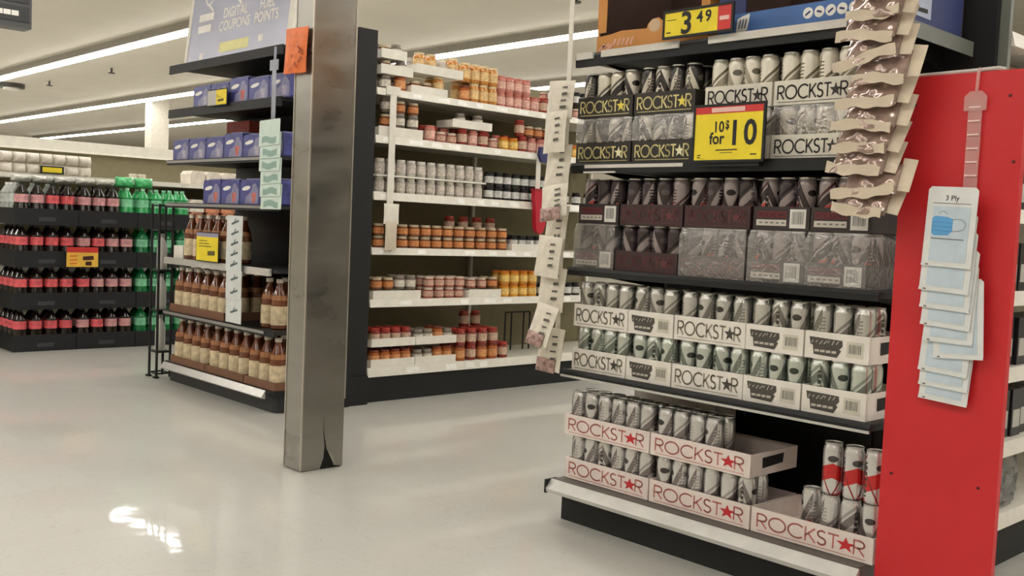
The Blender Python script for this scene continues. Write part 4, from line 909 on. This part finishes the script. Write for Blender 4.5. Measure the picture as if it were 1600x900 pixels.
price_card('small grey and yellow price card on the upper blue packs', -5.64, -5.41, 1.715, 1.80, 2.775, True)
price_card('upright yellow price card in front of tea bottles', -5.735, -5.46, .80, .965, 2.772, False)

# tea bottles
tea = M('tea_bottle', (104, 56, 32), .1, coat=.5, var=.3, scale=14); capm = M('cap_cream', (216, 206, 190), .4); labm = M('tea_label', (204, 186, 152), .5, var=.3, scale=30)
prof = [(.040, 0), (.046, .006), (.046, .15), (.043, .165), (.036, .195), (.022, .232), (.0165, .25), (.0165, .262)]
tb = Kind('tea_bottle', 'bottle', MB().lathe(prof, 16).mesh('tea_bottle', tea),
          [('label', MB().lathe([(.0466, .025), (.0466, .13)], 16, cap=False).mesh('label', labm)), ('cap', MB().lathe([(.020, .258), (.020, .280)], 14).mesh('cap', capm)),
           ('neck_band', MB().lathe([(.0445, .163), (.0385, .19)], 16, cap=False).mesh('neck_band', M('neck_gold', (158, 104, 62), .4)))])
brt = M('brown_tray', (116, 78, 56), .6)
def bottles(z, xs, label, group, rows=2, y0=2.86):
    for r in range(rows):
        for x in xs: o = tb.put((x, y0+.102*r, z+.0006), rnd.uniform(0, 6), label, group); seq(o, (group, r), -x, label.replace('tea bottle', ('front', 'second', 'back')[r]+'-row tea bottle, {} from the steel column,', 1))
def front_case(z, x0, x1, h, label, m, y0=2.808, d=.42):
    mb = MB(); t = .004; y1 = y0+d
    mb.box(x0, x1, y0, y1, z, z+t); mb.box(x0, x1, y0, y0+t, z+t, z+h); mb.box(x0, x1, y1-t, y1, z+t, z+h); mb.box(x0, x0+t, y0+t, y1-t, z+t, z+h); mb.box(x1-t, x1, y0+t, y1-t, z+t, z+h)
    single('bottle_tray', mb, m, label, 'tray', ((x0+x1)/2, (y0+y1)/2, z))
for k, (a, b_) in enumerate(((-6.14, -5.67), (-5.66, -5.19), (-5.18, -4.84))):
    front_case(.129, a, b_, .045, ('brown bottle tray at the aisle corner of the bottom deck', 'brown bottle tray in the middle of the bottom deck', 'brown bottle tray behind the steel column on the bottom deck')[k], brt)
bottles(.133, [-6.08+.1165*k for k in range(4)], 'tea bottle in the corner deck tray', 'tea bottles in the corner tray', 3)
bottles(.133, [-5.60+.118*k for k in range(4)], 'tea bottle in the middle deck tray', 'tea bottles in the middle tray', 3)
bottles(.133, [-5.125+.1135*k for k in range(3)], 'tea bottle in the end deck tray', 'tea bottles behind the column', 3)
front_case(.4525, -6.16, -5.44, .05, 'brown bottle tray on the lower shelf of the bottle display', brt)
bottles(.4565, [-6.10+.1165*k for k in range(6)], 'tea bottle on the lower shelf', 'tea bottles on the lower shelf', 3)
bottles(.4525, [-5.08, -4.97], 'tea bottle apart on the lower shelf', 'tea bottles standing apart', 2, 2.9)
bottles(.7905, [-5.98+.118*k for k in range(5)], 'tea bottle on the silver-edged shelf', 'tea bottles on the silver-edged shelf', 2)
single('white_carton', MB().box(-6.17, -6.04, 2.83, 3.1, .7912, .87), whc, 'low white carton beside the tea bottles', 'carton', (-6.1, 2.96, .79))

# hanging strips on the bottle display
mint = M('mint_packet', (206, 224, 214), .35); mintd = M('mint_print', (140, 172, 160), .4)
o = root('clip_strip', 'clear hanging strip holding mint packets on the bottle display', 'clip strip', (-4.87, 2.775, 1.1))
part('strip_body', MB().box(-4.895, -4.855, 2.772, 2.775, 1.15, 1.90), M('strip_clear2', (180, 184, 196), .2, alpha=.6), o)
part('hanger_plate', MB().box(-4.915, -4.835, 2.768, 2.775, 1.86, 1.915), M('strip_clear2', (180, 184, 196), .2), o)
part('hook', MB().tube([(-4.875, 2.775, 1.91), (-4.875, 2.778, 1.985)], .007, 6), M('strip_clear2', (180, 184, 196), .2), o)
for k in range(6):
    zt = 1.595-.068*k; w2 = .215
    q = link('mint_packet', MB().extrude([(-w2/2, -.14), (w2/2, -.135), (w2/2, -.004), (w2/2-.01, 0), (-w2/2+.01, 0), (-w2/2, -.004)], -.001, .001).mesh('mint_packet', mint), None, (-4.862+.008*(k % 2), 2.748+.0036*k, zt), (-.02, .02*(k % 3-1), .0)); tag(q, 'mint green packet, %s down from the top of its hanging strip' % ORDW[k], 'packet', 'mint packets')
    wv = MB(); n = 8
    for j in range(n):
        a0, a1 = -.075+.15*j/n, -.075+.15*(j+1)/n; f0, f1 = .006*math.sin(j*.8+k), .006*math.sin((j+1)*.8+k)
        wv.quad((a0, -.0018, -.125+f0), (a1, -.0018, -.125+f1), (a1, -.0018, -.092+f1), (a0, -.0018, -.092+f0))
    link('print_wave', wv.mesh('print_wave', mintd), q)
lay = M('white_strip_card', (216, 220, 218), .4)
for k, (zt, hh) in enumerate(((1.075, .31), (.765, .165), (.605, .14))):
    x0 = -5.345+(.0, -.005, -.01)[k]; q = link('strip_card', MB().box(-.085, .085, -.002, .002, -hh, 0).mesh('strip_card', lay), None, (-5.25, 2.765+.003*k, zt), (0, .015, .03)); tag(q, ('tall white card with dark marks hanging by the yellow price card', 'middle white card hanging below the tall one', 'lowest white card of the hanging strip')[k], 'card')
    n = (5, 2, 1)[k]
    for j in range(n):
        zc = -hh*(j+.6)/(n+.2); mk = MB(); mk.ribbon([(-.03, zc-.012), (.045, zc+.008)], .012, lambda a, b: (a, -.0028, b)); mk.ribbon([(-.01, zc-.014), (.015, zc+.02)], .008, lambda a, b: (a, -.0028, b))
        link('lettering', mk.mesh('lettering', M('grey_green_ink', (92, 104, 104), .6)), q)

# wire stand at the side of the bottle display
ws = root('wire_stand', 'narrow black wire stand beside the bottle display', 'rack', (-6.34, 2.9, 0))
for (x, y_) in ((-6.40, 2.785), (-6.29, 2.785), (-6.40, 2.875), (-6.29, 2.875)): part('post', MB().tube([(x, y_, 0.005), (x, y_, 1.13)], .009, 8), black, ws)
for z_ in (.03, .17, .44, .70, .96, 1.12):
    part('wire_tier', MB().tube([(-6.40, 2.785, z_), (-6.29, 2.785, z_), (-6.29, 2.875, z_), (-6.40, 2.875, z_), (-6.40, 2.785, z_)], .006, 6), black, ws)
for (x, y_) in ((-6.40, 2.785), (-6.29, 2.785)): part('foot', MB().box(x-.03, x+.015, y_-.012, y_+.012, 0, .012), black, ws)
wt = MB().lathe([(.03, 0), (.032, .01), (.032, .15), (.022, .18), (.013, .2), (.013, .215)], 12)
kw = Kind('white_bottle', 'bottle', wt.mesh('white_bottle', M('white_bottle', (196, 196, 190), .3)), [('cap', MB().lathe([(.016, .21), (.016, .232)], 10).mesh('cap', M('cap_grey', (150, 150, 150), .4)))])
for z_ in (.176, .446, .706):
    for y_ in (2.83,): kw.put((-6.345, y_, z_), 0, 'slim white bottle on the %s tier of the black wire stand' % ({.176: 'bottom', .446: 'middle', .706: 'top'}[z_],), 'white bottles in the wire stand')
for z_ in (.17, .44, .70): part('tier_plate', MB().box(-6.40, -6.29, 2.785, 2.875, z_, z_+.004), black, ws)

# ================================================================== COLA STACK
crm = M('black_crate', (26, 27, 31), .5)
def cola_kind(name, bodyc, labc, capc, rough=.1):
    p = [(.04, 0), (.052, .012), (.0535, .03), (.0535, .128), (.0475, .148), (.0475, .224), (.0505, .232), (.037, .254), (.022, .277), (.0145, .289), (.0145, .295)]
    return Kind(name, 'bottle', MB().lathe(p, 14).mesh(name, M('pet_'+name, bodyc, rough, coat=.3)),
                [('label', MB().lathe([(.0481, .158), (.0481, .218)], 14, cap=False).mesh('label', M('label_'+name, labc, .45, var=.3, scale=20))), ('cap', MB().lathe([(.0165, .289), (.0165, .306)], 12).mesh('cap', M('cap_'+name, capc, .4)))])
C_cola = cola_kind('cola_bottle', (26, 16, 14), (218, 92, 98), (30, 28, 28)); C_zero = cola_kind('dark_cola_bottle', (26, 18, 16), (206, 150, 150), (24, 24, 24))
C_lime = cola_kind('green_soda_bottle', (24, 110, 62), (120, 190, 150), (40, 150, 84)); C_clear = cola_kind('clear_soda_bottle', (170, 176, 170), (190, 196, 190), (226, 226, 222)); C_grn = cola_kind('bright_green_bottle', (52, 160, 92), (130, 206, 160), (150, 214, 176), .08)
cg = MB(); cw, cd, chh, t = .452, .452, .122, .006
cg.box(-cd/2, cd/2, -cw/2, cw/2, 0, t)
for (a, b_, c_, d_) in ((-cd/2, cd/2, -cw/2, -cw/2+t), (-cd/2, cd/2, cw/2-t, cw/2), (-cd/2, -cd/2+t, -cw/2+t, cw/2-t), (cd/2-t, cd/2, -cw/2+t, cw/2-t)): cg.box(a, b_, c_, d_, t, chh)
hole = MB().box(cd/2+.0005, cd/2+.003, -.06, .06, .03, .06)
kc = Kind('bottle_crate', 'crate', cg.mesh('bottle_crate', crm), [('handle_slot', hole.mesh('handle_slot', M('slot_grey', (60, 62, 66), .5)))])
for L in range(4):
    z = .002+L*.3135
    for c in range(3):
        yc = 2.39+.228+c*.456; kc.put((-7.86-.228, yc, z), 0, 'black bottle crate, tier %s of the cola stack, %s from its outer corner' % (('one', 'two', 'three', 'four')[L], ORDW[c]), 'cola crates tier %d' % (L+1))
        for k in range(4):
            y_ = yc-.1655+k*.1100
            for d in range(4):
                if d > 1 and not (c == 0 and k == 0): continue
                x = -7.86-.066-d*.1085; j = c*4+k
                if L == 3: kd = C_clear if j < 3 and d else (C_cola if j in (2, 3) else (C_grn if j >= 7 else C_zero))
                else: kd = C_lime if j >= 8 else (C_zero if j in (4+L % 2, 6, 7) else C_cola)
                lb = {'cola_bottle': 'cola bottle with red label', 'dark_cola_bottle': 'cola bottle with pale pink label', 'green_soda_bottle': 'dark green soda bottle', 'clear_soda_bottle': 'clear soda bottle', 'bright_green_bottle': 'bright green soda bottle'}[kd.name]
                lb += ' in tier %s of the crate stack' % ('one', 'two', 'three', 'four')[L]
                o = kd.put((x, y_, z+.0066), rnd.uniform(0, 6), lb, lb.replace('bottle', 'bottles', 1)); seq(o, ('c', L, d, kd.name), y_, lb.replace(' in tier', ', {} from the outer corner, %s row, in tier' % ('front', 'second', 'third', 'fourth')[d]).replace(' of the crate stack', ''))
    
for k in range(7):
    o = link('soda_pack', grid_pillow(.15, .05+.03*(k > 4), .14, 10, 8, .006, 900+k).mesh('soda_pack', M('wrapped_green', (86, 190, 122), .15, var=.45, scale=20, bump=.4) if k > 4 else M('wrapped_pack', (196, 196, 186), .3, var=.3, scale=20, bump=.4)), None, (-8.0, 2.47+.155*k, 1.312+.03*(k > 4)), (0, 0, PI/2)); tag(o, '%s wrapped pack on the cola stack, %s from its outer corner' % ('green' if k > 4 else 'clear', ORDW[k]), 'pack', 'wrapped packs on the cola stack')
q = root('price_card', 'red and yellow price card on the cola stack', 'sign', (-7.845, 2.86, .65)); 
part('card', MB().box(-7.848, -7.842, 2.755, 2.99, .635, .745), M('card_orange_yellow', (238, 190, 74), .5), q); part('red_band', MB().box(-7.848, -7.8405, 2.755, 2.99, .745, .785), redcard, q)
T = MB()
for k in range(3): T.ribbon([(2.78, .66+.028*k), (2.83, .662+.028*k)], .012, lambda a, b: (-7.841, a, b))
part('marks', T, M('card_orange', (226, 120, 50), .5), q); T = MB().ribbon([(2.88, .70), (2.95, .705)], .03, lambda a, b: (-7.841, a, b)); T.ribbon([(2.90, .66), (2.935, .662)], .03, lambda a, b: (-7.841, a, b)); part('picture', T, M('cola_dark', (70, 30, 26), .5), q)

# ================================================================== SHELVING BEHIND THE COLA
g3 = root('aisle_shelf', 'white topped aisle shelving behind the cola stack', 'shelving', (-8.8, 4.0, 0))
part('back_panel', MB().box(-9.06, -9.03, 1.2, 8.0, 0, 1.56), backm, g3)
part('header', MB().box(-9.22, -8.99, 1.2, 8.0, 1.56, 1.655), white_st, g3); part('header_edge', MB().box(-8.99, -8.975, 1.2, 8.0, 1.555, 1.572), M('edge_bright', (240, 236, 224), .4), g3)
part('kick_plate', MB().box(-9.03, -8.46, 1.2, 8.0, 0, .15), black2, g3)
for z_ in (.2, .6, .97, 1.335):
    s_ = part('shelf', MB().box(-9.03, -8.44, 1.2, 8.0, z_-.03, z_), white_st, g3); part('price_rail', MB().box(-8.44, -8.43, 1.2, 8.0, z_-.035, z_+.003), white_st, s_)
pp = M('paper_pack', (224, 216, 204), .5, var=.1, scale=20, bump=.2)
for L in range(2):
    for k in range(8):
        o = link('paper_pack', grid_pillow(.10, .082, .15, 8, 6, .004, 1000+k+L*20).mesh('paper_pack', pp), None, (-8.55, 2.42+.102*k, 1.3365+.0845*(L+1)), (0, 0, PI/2)); tag(o, '%s white paper pack, %s from the small white pots, over the cola stack' % (('lower', 'upper')[L], ORDW[7-k]), 'pack', 'white paper packs')
for k in range(2):
    o = link('small_pot', MB().lathe([(.03, 0), (.035, .05), (.03, .055)], 10).mesh('small_pot', M('pot_white', (214, 208, 190), .4)), None, (-8.5, 3.52+.075*k, 1.3358)); tag(o, ('small white pot nearer the paper packs over the cola stack', 'small white pot farther from the paper packs over the cola stack')[k], 'pot', 'small white pots')
q = root('price_card', 'small yellow price card in front of the white paper packs', 'sign', (-8.42, 2.85, 1.35)); part('backing', MB().box(-8.426, -8.42, 2.745, 2.925, 1.345, 1.405), black, q); part('card', MB().box(-8.42, -8.418, 2.76, 2.91, 1.355, 1.395), yellow, q)
bo = M('bakery_orange', (190, 124, 92), .5, var=.4, scale=15); bw_ = M('bakery_white', (222, 212, 198), .5, var=.15)
for z_, mt_, nm in ((1.3358, bw_, 'pale pack on the upper far shelf'), (.9708, bo, 'brownish pack on the lower far shelf'), (1.0915, None, 'brownish pack stacked on other packs')):
    for k in range(10):
        y_ = 4.02+.15*k; h2 = .12 if mt_ else .11
        o = single('bread_pack', MB().extrude([(y_, z_), (y_+.13, z_), (y_+.135, z_+h2*.75), (y_+.11, z_+h2), (y_+.02, z_+h2), (y_-.005, z_+h2*.75)], -8.66, -8.46, axis='x'), mt_ or (bo if k % 3 else bw_), nm+', %s from the small white pots' % ORDW[k], 'pack', (-8.56, y_+.065, z_), 'far packs past the bottle display')

# hanging aisle sign, upper left
sg = root('aisle_sign', 'dark grey hanging aisle sign with pale lettering', 'sign', (-8.75, 2.5, 2.56))
part('board', MB().box(-9.0, -8.82, 1.7, 2.79, 2.52, 3.2), M('sign_grey', (70, 70, 72), .5), sg)
for z_ in (2.57, 2.72, 2.87): part('slat', MB().box(-8.82, -8.812, 1.72, 2.77, z_, z_+.12), M('sign_slat', (44, 44, 46), .5), sg)
for z_ in (2.60, 2.75, 2.9):
    T = MB()
    for k in range(7): T.ribbon([(2.28+.06*k, z_+.03), (2.32+.06*k, z_+.03)], .04, lambda a, b: (-8.811, a, b))
    part('lettering', T, whiteink, sg)
for y_ in (1.9, 2.6): part('hanger', MB().tube([(-8.91, y_, 3.2), (-8.91, y_, ZC)], .006, 6), dark_m, sg)

finish_labels()
